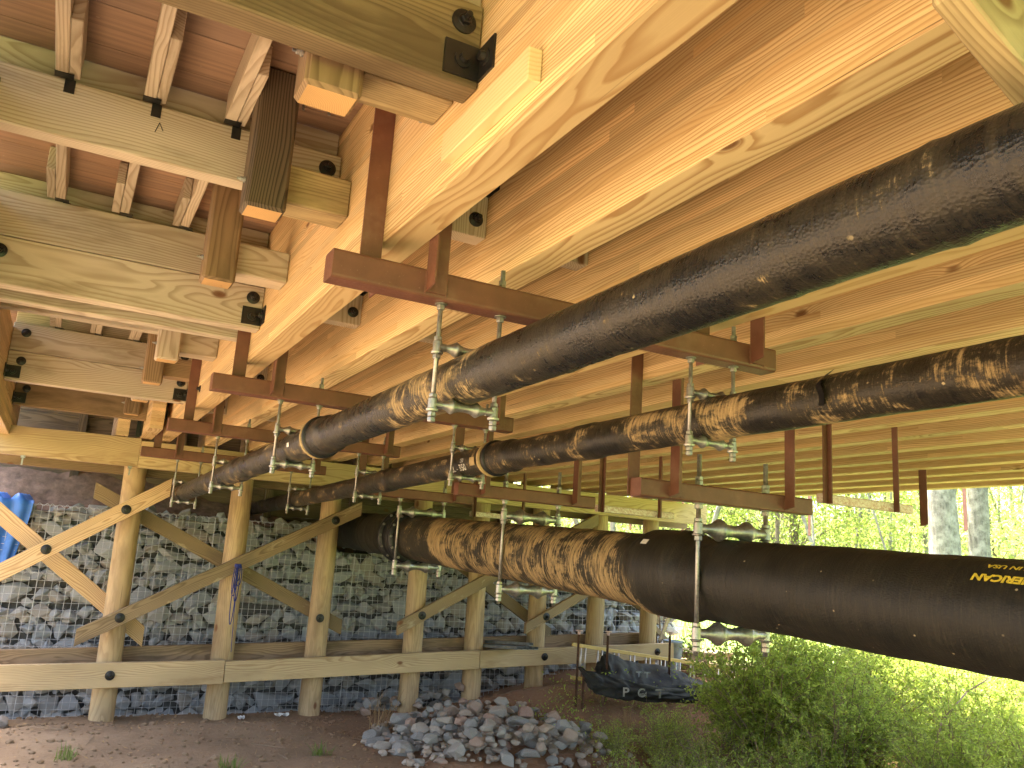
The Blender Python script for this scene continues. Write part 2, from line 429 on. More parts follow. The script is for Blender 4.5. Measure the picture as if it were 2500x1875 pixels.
M['pipe3'] = pipe_mat('muddy wrapped large pipe', [(4.50, 7.4, 0.235), (7.4, 8.3, 0.13)], amount=0.74, rough=0.5, band=19.0, cell=120.0, nw=0.52, fw=0.62, bstr=0.030, dlo=0.26, tan=(0.40, 0.285, 0.135), base=(0.012, 0.0115, 0.009))
M['iron'] = plain('dark iron coupling', (0.02, 0.021, 0.024), 0.45, 0.3, 0.4, 20)
M['tape'] = plain('tan joint tape', (0.38, 0.28, 0.13), 0.6, 0.0, 0.35, 30)

# ------------------------------------------------------------------ object helpers
def setp(o, label=None, cat=None, group=None, kind=None):
    if label: o['label'] = label
    if cat: o['category'] = cat
    if group: o['group'] = group
    if kind: o['kind'] = kind
    return o

def thing(name, label, cat, loc=(0, 0, 0), group=None):
    o = bpy.data.objects.new(name, None)
    o.empty_display_size = 0.1
    COL.objects.link(o); o.location = loc
    return setp(o, label, cat, group)

def wloc(o):
    v = Vector(o.location)
    while o.parent:
        o = o.parent; v = v + Vector(o.location) if o.rotation_euler.to_quaternion().angle < 1e-6 else None
    return v

WM = {}
def link(name, me, mat, parent=None, mw=None):
    """link a mesh object; mw = its world matrix"""
    if mat is not None and not me.materials: me.materials.append(mat)
    o = bpy.data.objects.new(name, me)
    COL.objects.link(o)
    mw = mw or Matrix.Identity(4)
    if parent is not None:
        o.parent = parent
        pm = WM.get(parent.name) or Matrix.Translation(parent.location)
        o.matrix_parent_inverse = Matrix.Identity(4)
        o.matrix_basis = pm.inverted() @ mw
    else:
        o.matrix_basis = mw
    WM[o.name] = mw
    return o

def bm_new(): return bmesh.new()

def bm_box(bm, c, s, rot=None):
    r = bmesh.ops.create_cube(bm, size=1.0)
    mt = Matrix.Translation(c) @ (rot or Matrix.Identity(4)) @ Matrix.Diagonal((*s, 1.0))
    bmesh.ops.transform(bm, matrix=mt, verts=r['verts'])
    return r['verts']

def bm_box2(bm, lo, hi):
    lo, hi = Vector(lo), Vector(hi)
    return bm_box(bm, (lo + hi) / 2, hi - lo)

def bm_lathe(bm, prof, mt, seg=20, cap=True, hexa=False):
    """prof [(t, r)] along local X, then transformed by mt"""
    rings = []
    for t, r in prof:
        ring = []
        for i in range(seg):
            a = 2 * math.pi * i / seg
            ring.append(bm.verts.new(mt @ Vector((t, r * math.cos(a), r * math.sin(a)))))
        rings.append(ring)
    for a, b in zip(rings, rings[1:]):
        for i in range(seg):
            bm.faces.new((a[i], a[(i + 1) % seg], b[(i + 1) % seg], b[i]))
    if cap:
        bm.faces.new(list(reversed(rings[0]))); bm.faces.new(rings[-1])

def axis_matrix(a, b, up=Vector((0, 0, 1))):
    a, b = Vector(a), Vector(b)
    x = (b - a).normalized()
    if abs(x.dot(up)) > 0.98: up = Vector((0, 1, 0))
    z = (up - x * up.dot(x)).normalized()
    y = z.cross(x)
    m = Matrix.Identity(4)
    for i in range(3):
        m[i][0] = x[i]; m[i][1] = y[i]; m[i][2] = z[i]; m[i][3] = a[i]
    return m, (b - a).length

def finish(bm, name, smooth=False, bevel=0.0, seg=1):
    if bevel > 0:
        bmesh.ops.bevel(bm, geom=bm.edges[:], offset=bevel, segments=seg, affect='EDGES', profile=0.6)
    bmesh.ops.recalc_face_normals(bm, faces=bm.faces[:])
    me = bpy.data.meshes.new(name)
    bm.to_mesh(me); bm.free()
    if smooth:
        for p in me.polygons: p.use_smooth = True
    return me

def timber(name, parent, a, b, w, h, mat, up=Vector((0, 0, 1)), bevel=0.004, end=None, label=None, cut=None):
    """sawn timber from a to b (centre line). w across (local Y), h along local Z. cut=(skewA, skewB) slants the ends"""
    mt, L = axis_matrix(a, b, up)
    bm = bm_new()
    bm_box2(bm, (0, -w / 2, -h / 2), (L, w / 2, h / 2))
    if cut:
        for v in bm.verts:
            if v.co.x < 1e-6: v.co.x += cut[0] * v.co.z
            else: v.co.x += cut[1] * v.co.z
    if bevel: bmesh.ops.bevel(bm, geom=bm.edges[:], offset=bevel, segments=1, affect='EDGES')
    me = finish(bm, name)
    me.materials.append(mat)
    if end is not None:
        me.materials.append(end)
        for p in me.polygons:
            if abs(p.normal.x) > 0.85 and not cut: p.material_index = 1
    o = link(name, me, None, parent, mt)
    if label: o['label'] = label
    return o

def box(name, parent, lo, hi, mat, bevel=0.003, label=None):
    lo, hi = Vector(lo), Vector(hi)
    d = hi - lo
    if d.x >= d.y and d.x >= d.z: a, b, w, h, up = (lo.x, (lo.y + hi.y) / 2, (lo.z + hi.z) / 2), (hi.x, (lo.y + hi.y) / 2, (lo.z + hi.z) / 2), d.y, d.z, Vector((0, 0, 1))
    elif d.y >= d.z: a, b, w, h, up = ((lo.x + hi.x) / 2, lo.y, (lo.z + hi.z) / 2), ((lo.x + hi.x) / 2, hi.y, (lo.z + hi.z) / 2), d.x, d.z, Vector((0, 0, 1))
    else: a, b, w, h, up = ((lo.x + hi.x) / 2, (lo.y + hi.y) / 2, lo.z), ((lo.x + hi.x) / 2, (lo.y + hi.y) / 2, hi.z), d.x, d.y, Vector((0, 1, 0))
    return timber(name, parent, a, b, w, h, mat, up, bevel, label=label)

def bolt(parent, pos, direction, r=0.038, mat='blackmetal', stick=0.035, head=0.016, nutmat=None):
    mt, _ = axis_matrix(pos, Vector(pos) + Vector(direction))
    bm = bm_new()
    bm_lathe(bm, [(0, r), (0.006, r), (0.010, r * 0.55), (0.012, r * 0.5)], mt, 20)
    bm_lathe(bm, [(0.010, head), (0.010 + head * 0.9, head), (0.011 + head, head * 0.8)], mt, 6)
    bm_lathe(bm, [(0.01, head * 0.55), (0.01 + stick, head * 0.55)], mt, 10)
    me = finish(bm, 'bolt')
    return link('bolt', me, M[nutmat or mat], parent, Matrix.Identity(4))

def angle_bracket(parent, x, y, z, sx=-1, h=0.10, w=0.11):
    """black steel angle: one leg on the timber face (facing -Y), one on the beam face; x = beam face"""
    bm = bm_new()
    bm_box2(bm, (min(x, x + sx * w), y - 0.008, z - h / 2), (max(x, x + sx * w), y - 0.0005, z + h / 2))
    bm_box2(bm, (min(x, x + sx * 0.007), y - 0.095, z - h / 2), (max(x, x + sx * 0.007), y - 0.0085, z + h / 2))
    mt, _ = axis_matrix((x + sx * w * 0.5, y - 0.008, z), (x + sx * w * 0.5, y - 1, z))
    bm_lathe(bm, [(0, 0.026), (0.006, 0.026), (0.007, 0.015), (0.022, 0.013)], mt, 14)
    mt, _ = axis_matrix((x + sx * 0.007, y - 0.052, z), (x + sx * 1, y - 0.052, z))
    bm_lathe(bm, [(0, 0.024), (0.006, 0.024), (0.007, 0.015), (0.022, 0.013)], mt, 14)
    return link('bracket', finish(bm, 'bracket'), M['blackmetal'], parent)

def px(x, y, Y):
    d = cf + cr * ((x - 1250) / 2053.26) - cu * ((y - 937.5) / 2053.26)
    return d * (Y / d.y)

# ================================================================== TIMBER BRIDGE
H = 1.045            # soffit height over the lens
SP, BW, X0 = 0.4835, 0.129, 0.967
TOP = 1.745
YN, YF = -1.0, 10.45  # near end cut short behind the lens so sunlit ground bounces light in
bridge = thing('timber_bridge', 'new yellow pine bridge deck on rows of glulam girders overhead', 'bridge', (X0 + 3.6, 4.0, H))
for k in range(16):
    xr = X0 + SP * k
    yf = YF - (0.0 if k else 0.15)
    g = box('glulam_beam', bridge, (xr - BW, YN, H), (xr, yf, TOP if k else 1.7845), M['glulam'], 0.004)
    if k == 0:
        cl = box('cleat', g, (xr - BW - 0.038, 1.565, 1.095), (xr - BW - 0.0005, 2.07, 1.182), M['cleat'], 0.003, label='short pale offcut nailed to the beam side')
for (yy, zb) in ((2.85, 1.24), (4.42, 1.23), (6.85, 1.25), (8.65, 1.25)):
    for k in range(0, 15):
        xa, xb = X0 + SP * k, X0 + SP * (k + 1) - BW
        bk = box('blocking', bridge, (xa + 0.001, yy, zb), (xb - 0.001, yy + 0.09, TOP - 0.02), M['treated'], 0.003)
        if k < 3:
            bolt(bk, (xb - 0.05, yy, zb + 0.07), (0, -1, 0), 0.03)
            angle_bracket(bk, xb, yy, zb + 0.24, -1, 0.13, 0.09)
# running deck
bm = bm_new()
y = YN
while y < 14.0:  # unseen boards past the girders added to keep sun off the gabions
    bm_box2(bm, (X0 + 0.001, y, TOP + 0.001 + random.uniform(0, 0.003)), (X0 + 15 * SP + 0.32, y + 0.138, TOP + 0.075))
    y += 0.142
link('deck', finish(bm, 'deck'), M['deck'], bridge)
# edge timber on the right
box('edge_timber', bridge, (X0 + 15 * SP + 0.20, YN, TOP - 0.28), (X0 + 15 * SP + 0.30, 11.2, TOP - 0.002), M['glulam'])

# ================================================================== SIDE WALKWAY
walk = thing('timber_walkway', 'pale treated timber side walkway framed beside the outermost yellow beam', 'walkway', (0.15, 4.0, 1.2))
XL, XR = -0.555, X0 - BW
side = box('glulam_beam', walk, (XL - BW, YN, 0.93), (XL, 10.9, 1.62), M['glulam'], 0.004)
def bearer(y0, z0, z1, th, mat, bolts=True, brackets=True, x1=XR, label=None):
    b = box('bearer', walk, (XL + 0.002, y0, z0), (x1 - 0.002, y0 + th, z1), M[mat], 0.005, label=label)
    if bolts:
        bolt(b, (x1 - 0.06, y0, z1 - 0.07), (0, -1, 0), 0.036)
        bolt(b, (XL + 0.10, y0, z1 - 0.08), (0, -1, 0), 0.036)
    if brackets:
        angle_bracket(b, x1, y0, z0 + 0.07, -1)
        angle_bracket(b, XL, y0, z0 + 0.07, 1)
    return b
bearer(1.93, 1.262, 1.52, 0.095, 'treated_dark', label='dark stained greenish bearer nearest the camera')
box('blocking', walk, (XL + 0.002, 1.95, 1.524), (XR - 0.002, 2.0, 1.783), M['treated'])
b2 = bearer(3.32, 1.418, 1.645, 0.085, 'treated', brackets=False)
bearer(4.71, 1.178, 1.424, 0.10, 'treated')
bearer(4.705, 1.427, 1.660, 0.10, 'treated', bolts=False, brackets=False)
bearer(5.03, 1.180, 1.424, 0.09, 'treated', brackets=False)
bearer(7.82, 1.180, 1.424, 0.10, 'treated')
bearer(7.815, 1.427, 1.660, 0.10, 'treated', brackets=False)
bearer(6.26, 1.418, 1.645, 0.085, 'treated', brackets=False)
bearer(9.35, 1.180, 1.424, 0.10, 'brown')
bearer(9.345, 1.427, 1.660, 0.10, 'brown', bolts=False, brackets=False)
for yy in (3.40, 4.80, 6.34, 7.91, 9.44):
    box('blocking', walk, (XL + 0.004, yy, 1.662 if yy != 3.40 else 1.648), (XR - 0.004, yy + 0.04, 1.783), M['treated'])
pk = bm_new()
for (u, v) in ((px(378, 322, 3.3185), px(390, 300, 3.3185)), (px(390, 300, 3.3185), px(398, 320, 3.3185))):
    mt, L = axis_matrix(u, v); bm_lathe(pk, [(0, 0.0016), (L, 0.0016)], mt, 4)
link('pencil_mark', finish(pk, 'pencil_mark'), M['blackmetal'], b2)
# butt joint stains and a dark board end on the double bearers
# joists between the bearers, each with a short sister board
spans = [(-0.9, 1.93), (2.03, 3.32), (3.44, 4.71), (5.13, 6.26), (6.38, 7.82), (7.95, 9.35)]
for si, (ya, yb) in enumerate(spans):
    zb = 1.662 if si != 1 else 1.647
    for jx in (-0.235, 0.066, 0.367):
        j = box('joist', walk, (jx - 0.022, ya + 0.002, zb), (jx + 0.022, yb - 0.002, 1.783), M['treated'], 0.003)
        L = random.uniform(0.30, 0.5)
        sx = 0.0225 if si % 2 else -0.0625
        box('sister_board', walk, (jx + sx, yb - L, zb + 0.006), (jx + sx + 0.038, yb - 0.003, 1.78), M['treated'], 0.003)
        # black hanger strap under the joist seat
        bm = bm_new()
        bm_box2(bm, (jx + 0.012, yb - 0.004, zb - 0.055), (jx + 0.048, yb - 0.0005, zb - 0.001))
        bm_box2(bm, (jx - 0.024, yb - 0.045, zb - 0.003), (jx + 0.040, yb - 0.0045, zb - 0.0005))
        link('joist_hanger', finish(bm, 'joist_hanger'), M['blackmetal'], j)
# deck boards over the walkway
bm = bm_new()
y = YN
while y < 14.0:  # boards beyond the bent added out of view to block the sun
    bm_box2(bm, (XL - BW - 0.1, y, 1.785 + random.uniform(0, 0.002)), (X0 - 0.002, y + 0.1385, 1.822))
    y += 0.142
link('deck_boards', finish(bm, 'deck_boards'), M['deck'], walk)
# hanging bolts through the deck
for (bx, by) in ((0.65, 2.42), (0.73, 2.42), (0.62, 3.17), (0.72, 3.15), (0.745, 3.10), (0.66, 4.2)):
    bolt(walk, (bx, by, 1.784), (0, 0, -1), 0.022, 'galv', 0.05, 0.012)
# railing posts with their spacer blocks
posts = [(2.10, 'brown'), (3.12, 'black'), (4.14, 'brown'), (5.17, 'black'), (6.25, 'treated'), (7.28, 'brown'), (8.32, 'treated'), (9.36, 'brown')]
pl = {2.10: 'dark streaked post with a pale sawn end', 3.12: 'nearly black stained post with a knot, fresh pale sawn end', 5.17: 'black post end peeping below the double bearer'}
for (py, pm) in posts:
    y0 = py - 0.10
    x0, x1 = 0.425, 0.575
    if py == 2.10: x0, x1, y0 = 0.40, 0.56, py - 0.02
    p = box('railing_post', walk, (x0, y0, 1.215), (x1, y0 + 0.135, 1.784), M[pm], 0.012, label=pl.get(py))
    me = p.data
    me.materials.append(M['end_grain'])
    for f in me.polygons:
        if f.normal.x < -0.9: f.material_index = 1
    bolt(p, (x0 - 0.001, y0 + 0.06, 1.33), (-1, 0, 0), 0.012, 'galv', 0.02, 0.009)
    box('spacer_block', walk, (x1 + 0.001, py, 1.30), (XR - 0.001, py + 0.155, 1.457), M['treated_green' if py in (2.10, 3.12) else ('brown' if py in (7.28, 9.36) else 'treated')], 0.006)
bolt(walk, (XR, 2.36, 1.385), (-1, 0, 0), 0.022, 'galv', 0.06, 0.013)
bolt(walk, (XR, 2.80, 1.33), (-1, 0, 0), 0.030, 'blackmetal', 0.02, 0.014)
bolt(walk, (XR, 6.95, 1.18), (-1, 0, 0), 0.028, 'blackmetal', 0.02, 0.014)
# short approach stubs carried on the bent
s1 = box('approach_stub', walk, (0.650, 8.80, H), (0.775, 10.6, 1.60), M['glulam'])
s2 = box('approach_stub', walk, (0.41, 9.75, H), (0.53, 10.9, 1.55), M['glulam'])
bm = bm_new()
bm_box2(bm, (0.600, 9.80, 1.05), (0.645, 9.808, 1.30)); bm_box2(bm, (0.640, 9.62, 1.05), (0.649, 9.80, 1.30))
link('bracket', finish(bm, 'bracket'), M['blackmetal'], s1)

# ================================================================== PILE BENT
bent = thing('pile_bent', 'round timber pile bent with cross braces in front of the gabion wall', 'pile bent', (4.2, 10.09, -1.8))
piles = [(0.672, 0.722, -1.88), (1.825, 1.850, -1.86), (2.889, 2.890, -1.86), (4.084, 4.105, -1.95), (4.905, 4.948, -1.85), (5.83, 5.854, -1.66), (6.794, 6.775, -1.55), (7.689, 7.69, -1.5)]
def make_pile(xt, xb, zb):
    a, b = Vector((xb, 10.09, zb - 0.3)), Vector((xt, 10.09, 0.995))
    mt, L = axis_matrix(a, b)
    bm = bm_new()
    N, S = 36, 40
    rings = []
    rs = random.random() * 50
    for i in range(N + 1):
        t = L * i / N
        ring = []
        for j in range(S):
            an = 2 * math.pi * j / S
            r = 0.124 - 0.008 * i / N + 0.005 * mnoise.noise(Vector((t * 1.4, math.cos(an) * 1.5, math.sin(an) * 1.5 + rs)))
            ring.append(bm.verts.new((t, r * math.cos(an), r * math.sin(an))))
        rings.append(ring)
    for r0, r1 in zip(rings, rings[1:]):
        for j in range(S): bm.faces.new((r0[j], r0[(j + 1) % S], r1[(j + 1) % S], r1[j]))
    bm.faces.new(rings[-1]); bm.faces.new(list(reversed(rings[0])))
    return link('pile', finish(bm, 'pile', True), M['pile'], bent, mt)
pobj = [make_pile(*p) for p in piles]
# cap planks, front and back
def sagged(name, a, b, w, h, mat, wav=0.0):
    mt, L = axis_matrix(a, b)
    bm = bm_new()
    n = 24
    vs = []
    for i in range(n + 1):
        t = L * i / n
        dz = wav * mnoise.noise(Vector((t * 1.3, 3.3, 0)))
        vs.append([bm.verts.new((t, -w / 2, -h / 2)), bm.verts.new((t, w / 2, -h / 2)), bm.verts.new((t, w / 2, h / 2 + dz)), bm.verts.new((t, -w / 2, h / 2 + dz))])
    for u, v in zip(vs, vs[1:]):
        for j in range(4): bm.faces.new((u[j], u[(j + 1) % 4], v[(j + 1) % 4], v[j]))
    bm.faces.new(list(reversed(vs[0]))); bm.faces.new(vs[-1])
    return link(name, finish(bm, name), mat, bent, mt)
cp1 = sagged('cap_plank', (-1.6, 9.885, 0.888), (0.668, 9.885, 0.888), 0.11, 0.302, M['girtwood'], 0.03)
cp2 = sagged('cap_plank', (0.672, 9.885, 0.875), (4.60, 9.885, 0.872), 0.11, 0.285, M['girtwood'], 0.008)
cp3 = sagged('cap_plank', (4.604, 9.885, 0.868), (8.52, 9.885, 0.862), 0.11, 0.285, M['girtwood'], 0.008)
sagged('cap_plank', (-1.6, 10.295, 0.835), (8.50, 10.295, 0.835), 0.10, 0.34, M['brown'])
for px_ in (-0.40, 0.60):
    bm = bm_new()
    bm_box2(bm, (px_ - 0.02, 9.83, 0.715), (px_ + 0.02, 9.90, 0.736)); bm_box2(bm, (px_ - 0.008, 9.835, 0.64), (px_ + 0.008, 9.851, 0.715))
    link('cap_bolt', finish(bm, 'cap_bolt'), M['galv'], cp1)
# horizontal girts near the ground
def girt(a, b, w=0.075, h=0.245, mat='girtwood', bolts=()):
    g = timber('girt', bent, a, b, w, h, M[mat])
    for bx in bolts:
        t = (bx - a[0]) / (b[0] - a[0])
        bolt(g, (bx, a[1] - w / 2, a[2] + (b[2] - a[2]) * t), (0, -1, 0), 0.048, 'blackmetal', 0.05, 0.017)
    return g
girt((-1.4, 9.89, -1.455), (1.845, 9.89, -1.365), bolts=(0.72,))
girt((1.852, 9.89, -1.365), (4.92, 9.89, -1.218), h=0.222)
girt((4.927, 9.89, -1.218), (7.98, 9.89, -1.085), h=0.215, bolts=(5.86, 6.78, 7.69))
girt((-1.4, 10.29, -1.36), (8.0, 10.29, -0.98), h=0.22, mat='brown')
# diagonal braces; ends cut plumb
def brace(x0, z0, x1, z1, yy, mat, h=0.19, bolts=(), label=None):
    s = (z1 - z0) / (x1 - x0)
    b = timber('brace', bent, (x0, yy, z0), (x1, yy, z1), 0.062, h, M[mat], Vector((0, 0, 1)), 0.003, cut=(s, s), label=label)
    for bx in bolts:
        bolt(b, (bx, yy - 0.031, z0 + (bx - x0) * s), (0, -1, 0), 0.05, 'blackmetal', 0.05, 0.018)
    return b
FY, BY = 9.895, 10.285
def sl(a, b): return a, b
brace(-1.20, -0.955, 1.04, 0.556, FY, 'brace_new', 0.165, (-0.05, 0.63), label='clean new yellow brace leaning up to the right')
brace(-1.30, 0.75, 1.02, -1.05, BY - 0.02, 'brace_new', 0.168)
brace(0.345, -1.035, 3.205, 0.510, FY, 'brace', 0.150, (0.73, 2.90), label='grey weathered brace with pale scrapes')
brace(0.312, 0.475, 3.23, -0.905, BY, 'brace', 0.155)
brace(3.805, -0.868, 6.62, 0.66, FY, 'brace', 0.140, (4.10, 5.85))
brace(4.35, 0.16, 6.18, -0.935, BY, 'brace', 0.140)
brace(5.565, -0.83, 8.25, 0.60, FY, 'brace', 0.120, (5.86, 7.7))
brace(6.0, 0.45, 8.02, -0.69, BY, 'brace', 0.130)
bolt(pobj[2], (2.86, 9.94, -0.78), (0, -1, 0), 0.048, 'blackmetal', 0.05, 0.017)

# ================================================================== ABUTMENT
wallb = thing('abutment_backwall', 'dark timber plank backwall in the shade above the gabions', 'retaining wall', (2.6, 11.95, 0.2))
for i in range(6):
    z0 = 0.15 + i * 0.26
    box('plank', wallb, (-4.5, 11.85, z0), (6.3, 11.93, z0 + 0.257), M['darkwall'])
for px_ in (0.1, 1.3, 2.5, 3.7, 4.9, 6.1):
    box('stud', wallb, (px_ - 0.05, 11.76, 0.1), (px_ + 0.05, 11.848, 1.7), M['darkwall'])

# ================================================================== PIPES
def lin(tab, y):
    if y <= tab[0][0]: a, b = tab[0], tab[1]
    elif y >= tab[-1][0]: a, b = tab[-2], tab[-1]
    else:
        for a, b in zip(tab, tab[1:]):
            if a[0] <= y <= b[0]: break
    t = (y - a[0]) / (b[0] - a[0])
    return Vector([a[i] + (b[i] - a[i]) * t for i in range(len(a))])
C1 = [(-3.2, 1.168, 0.632), (1.0, 1.166, 0.617), (2.585, 1.163, 0.600), (4.95, 1.160, 0.568), (7.03, 1.148, 0.536), (9.32, 1.125, 0.490), (9.75, 1.12, 0.485)]
C2 = [(-3.2, 2.25, 0.617), (2.585, 2.258, 0.612), (4.95, 2.275, 0.602), (7.03, 2.320, 0.575), (9.32, 2.305, 0.528), (11.8, 2.30, 0.48)]
C3 = [(-3.2, 3.40, -0.32), (2.06, 3.40, -0.0926), (3.70, 3.398, -0.030), (6.05, 3.402, 0.074), (8.45, 3.41, 0.180), (11.6, 3.42, 0.30)]
def ax(tab, y):
    v = lin(tab, y); return Vector((v[1], y, v[2]))
def bumpf(y, c, w, h):
    d = abs(y - c)
    return 0 if d > w else h * (0.5 + 0.5 * math.cos(math.pi * d / w))
def build_pipe(name, label, tab, r, y0, y1, mat, feats, seg=72, wrap=0.0016, step=0.025, ends=True):
    t = thing(name, label, 'pipe', tuple(ax(tab, 4.0)), 'black iron pipes slung under the bridge')
    bm = bm_new()
    n = int((y1 - y0) / step)
    rings = []
    for i in range(n + 1):
        y = y0 + (y1 - y0) * i / n
        c = ax(tab, y)
        rr = r
        for f in feats: rr += f(y)
        ring = []
        for j in range(seg):
            a = 2 * math.pi * j / seg
            w = wrap * mnoise.noise(Vector((y * 14 + 0.8 * math.cos(a), math.cos(a) * 2.2 + r * 40, math.sin(a) * 2.2))) \
                + wrap * 1.4 * mnoise.noise(Vector((y * 3.0, math.cos(a) * 1.4, math.sin(a) * 1.4 + r * 90)))
            ring.append(bm.verts.new((c.x + (rr + w) * math.cos(a), y, c.z + (rr + w) * math.sin(a))))
        rings.append(ring)
    for a_, b_ in zip(rings, rings[1:]):
        for j in range(seg): bm.faces.new((a_[j], b_[j], b_[(j + 1) % seg], a_[(j + 1) % seg]))
    if ends:
        bm.faces.new(rings[0]); bm.faces.new(list(reversed(rings[-1])))
    link('barrel', finish(bm, 'barrel', True), mat, t)
    return t
def ring_obj(name, parent, tab, y, r, prof, mat, seg=64):
    c = ax(tab, y)
    mt, _ = axis_matrix(c, c + Vector((0, 1, 0)))
    bm = bm_new()
    bm_lathe(bm, prof, mt, seg)
    return link(name, finish(bm, name, True), mat, parent)
# bands of tape / wrap ridges
def step_f(y0, y1, h, e=0.03):
    def f(y):
        if y <= y0 - e or y >= y1 + e: return 0
        a = min(1, (y - (y0 - e)) / e); b = min(1, ((y1 + e) - y) / e)
        return h * min(a, b)
    return f
p1 = build_pipe('water_pipe', 'glossy black wrapped pipe highest and nearest, running from the top right corner', C1, 0.0845, -3.0, 9.72, M['pipe1'],
    [lambda y: bumpf(y, 2.93, 0.03, 0.003), lambda y: bumpf(y, 1.95, 0.03, 0.003), lambda y: bumpf(y, 1.14, 0.02, 0.003), step_f(4.18, 4.40, 0.014), lambda y: bumpf(y, 5.6, 0.03, 0.003),
     lambda y: bumpf(y, 6.1, 0.03, 0.003), step_f(6.45, 6.6, 0.008), lambda y: bumpf(y, 7.6, 0.05, 0.004), lambda y: bumpf(y, 0.78, 0.02, 0.003)])
ring_obj('joint_ring', p1, C1, 4.39, 0.1, [(-0.01, 0.086), (-0.008, 0.108), (0.012, 0.110), (0.022, 0.107), (0.024, 0.086)], M['tape'])
ring_obj('joint_ring', p1, C1, 4.345, 0.1, [(-0.01, 0.086), (-0.008, 0.110), (0.006, 0.112), (0.015, 0.108), (0.017, 0.086)], M['iron'])
p2 = build_pipe('water_pipe', 'mud smeared black pipe in the middle, ending out of frame at the right edge', C2, 0.083, -3.0, 11.7, M['pipe2'],
    [step_f(4.28, 4.60, 0.013), step_f(3.40, 3.56, 0.006), step_f(2.50, 2.66, 0.006), lambda y: bumpf(y, 3.9, 0.03, 0.003), step_f(6.40, 6.60, 0.010), step_f(9.4, 9.6, 0.008), lambda y: bumpf(y, 5.5, 0.04, 0.003)])
ring_obj('joint_ring', p2, C2, 4.56, 0.1, [(-0.01, 0.084), (-0.008, 0.106), (0.012, 0.108), (0.022, 0.105), (0.024, 0.084)], M['tape'])
ring_obj('joint_ring', p2, C2, 4.50, 0.1, [(-0.01, 0.084), (-0.008, 0.108), (0.006, 0.110), (0.015, 0.106), (0.017, 0.084)], M['iron'])
# torn wrap flap
bm = bm_new()
c = ax(C2, 1.97)
vs = []
for i in range(9):
    a = R(205 - i * 11)
    for d, rr in ((0.0, 0.0845), (0.035, 0.100)):
        vs.append(bm.verts.new((c.x + rr * math.cos(a), 1.97 - d - 0.01 * math.sin(i), c.z + rr * math.sin(a))))
for i in range(8): bm.faces.new((vs[2 * i], vs[2 * i + 1], vs[2 * i + 3], vs[2 * i + 2]))
bmesh.ops.solidify(bm, geom=bm.faces[:], thickness=0.002)
link('torn_wrap', finish(bm, 'torn_wrap'), M['iron'], p2)
p3 = build_pipe('large_water_pipe', 'largest black pipe, tan clay over its middle, lowest of the three', C3, 0.233, -2.2, 11.5, M['pipe3'],
    [step_f(4.02, 4.34, 0.034, 0.10), lambda y: bumpf(y, 5.2, 0.05, 0.003), lambda y: bumpf(y, 5.7, 0.05, 0.003), lambda y: bumpf(y, 6.7, 0.05, 0.003), lambda y: bumpf(y, 7.4, 0.05, 0.004),
     lambda y: bumpf(y, 9.3, 0.04, 0.006), lambda y: bumpf(y, 9.6, 0.04, 0.006), lambda y: bumpf(y, 9.9, 0.04, 0.006)], seg=96, wrap=0.003)
for yy in (8.62, 8.95):
    fl = ring_obj('coupling_flange', p3, C3, yy, 0.3, [(-0.028, 0.236), (-0.026, 0.292), (0.026, 0.294), (0.028, 0.236)], M['iron'])
    c = ax(C3, yy)
    for i in range(14):
        a = 2 * math.pi * i / 14
        mt, _ = axis_matrix((c.x + 0.275 * math.cos(a), yy - 0.06, c.z + 0.275 * math.sin(a)), (c.x + 0.275 * math.cos(a), yy + 1, c.z + 0.275 * math.sin(a)))
        bm = bm_new()
        bm_lathe(bm, [(0, 0.008), (0.031, 0.008)], mt, 8); bm_lathe(bm, [(0.012, 0.015), (0.030, 0.015)], mt, 6)
        link('flange_bolt', finish(bm, 'flange_bolt'), M['galv'], fl)
ring_obj('coupling_sleeve', p3, C3, 8.80, 0.3, [(-0.11, 0.236), (-0.108, 0.262), (0.108, 0.262), (0.11, 0.236)], M['iron'])

def wrap_text(name, txt, size, parent, tab, r, ystart, adeg, flip, mat, sx=1.0, shear=0.0, bold=0.0):
    """letters laid on the pipe skin. reading direction runs towards -Y (or +Y when flipped)"""
    cu_ = bpy.data.curves.new(name, 'FONT')
    cu_.body = txt; cu_.size = size; cu_.shear = shear; cu_.offset = bold
    cu_.resolution_u = 3
    tmp = bpy.data.objects.new(name, cu_)
    me = bpy.data.meshes.new_from_object(tmp)
    bpy.data.objects.remove(tmp)
    bm = bm_new(); bm.from_mesh(me)
    bmesh.ops.triangulate(bm, faces=bm.faces[:])
    bmesh.ops.subdivide_edges(bm, edges=[e for e in bm.edges if e.calc_length() > size * 0.25], cuts=2)
    for v in bm.verts:
        u, w = v.co.x * sx, v.co.y
        yy = ystart + (u if flip else -u)
        a = R(adeg) + (-w if flip else w) / r
        c = ax(tab, yy)
        v.co = Vector((c.x - (r) * math.cos(a), yy, c.z + (r) * math.sin(a)))
    me2 = bpy.data.meshes.new(name); bm.to_mesh(me2); bm.free()
    return link(name, me2, mat, parent)
wrap_text('lettering', 'AMERICAN', 0.046, p3, C3, 0.2375, 1.862, 43.5, True, M['yellow'], 1.24, 0.12, 0.0022)
wrap_text('lettering', 'MADE IN USA', 0.034, p3, C3, 0.2375, 1.842, 59.0, True, M['yellow'], 1.30, 0.12, 0.0010)
wrap_text('lettering', 'CL - 350', 0.062, p2, C2, 0.0862, 5.03, -42.0, False, M['white'], 1.1, 0.0, 0.0006)
wrap_text('lettering', '250', 0.035, p2, C2, 0.0862, 4.86, -6.0, False, M['white'], 1.0)
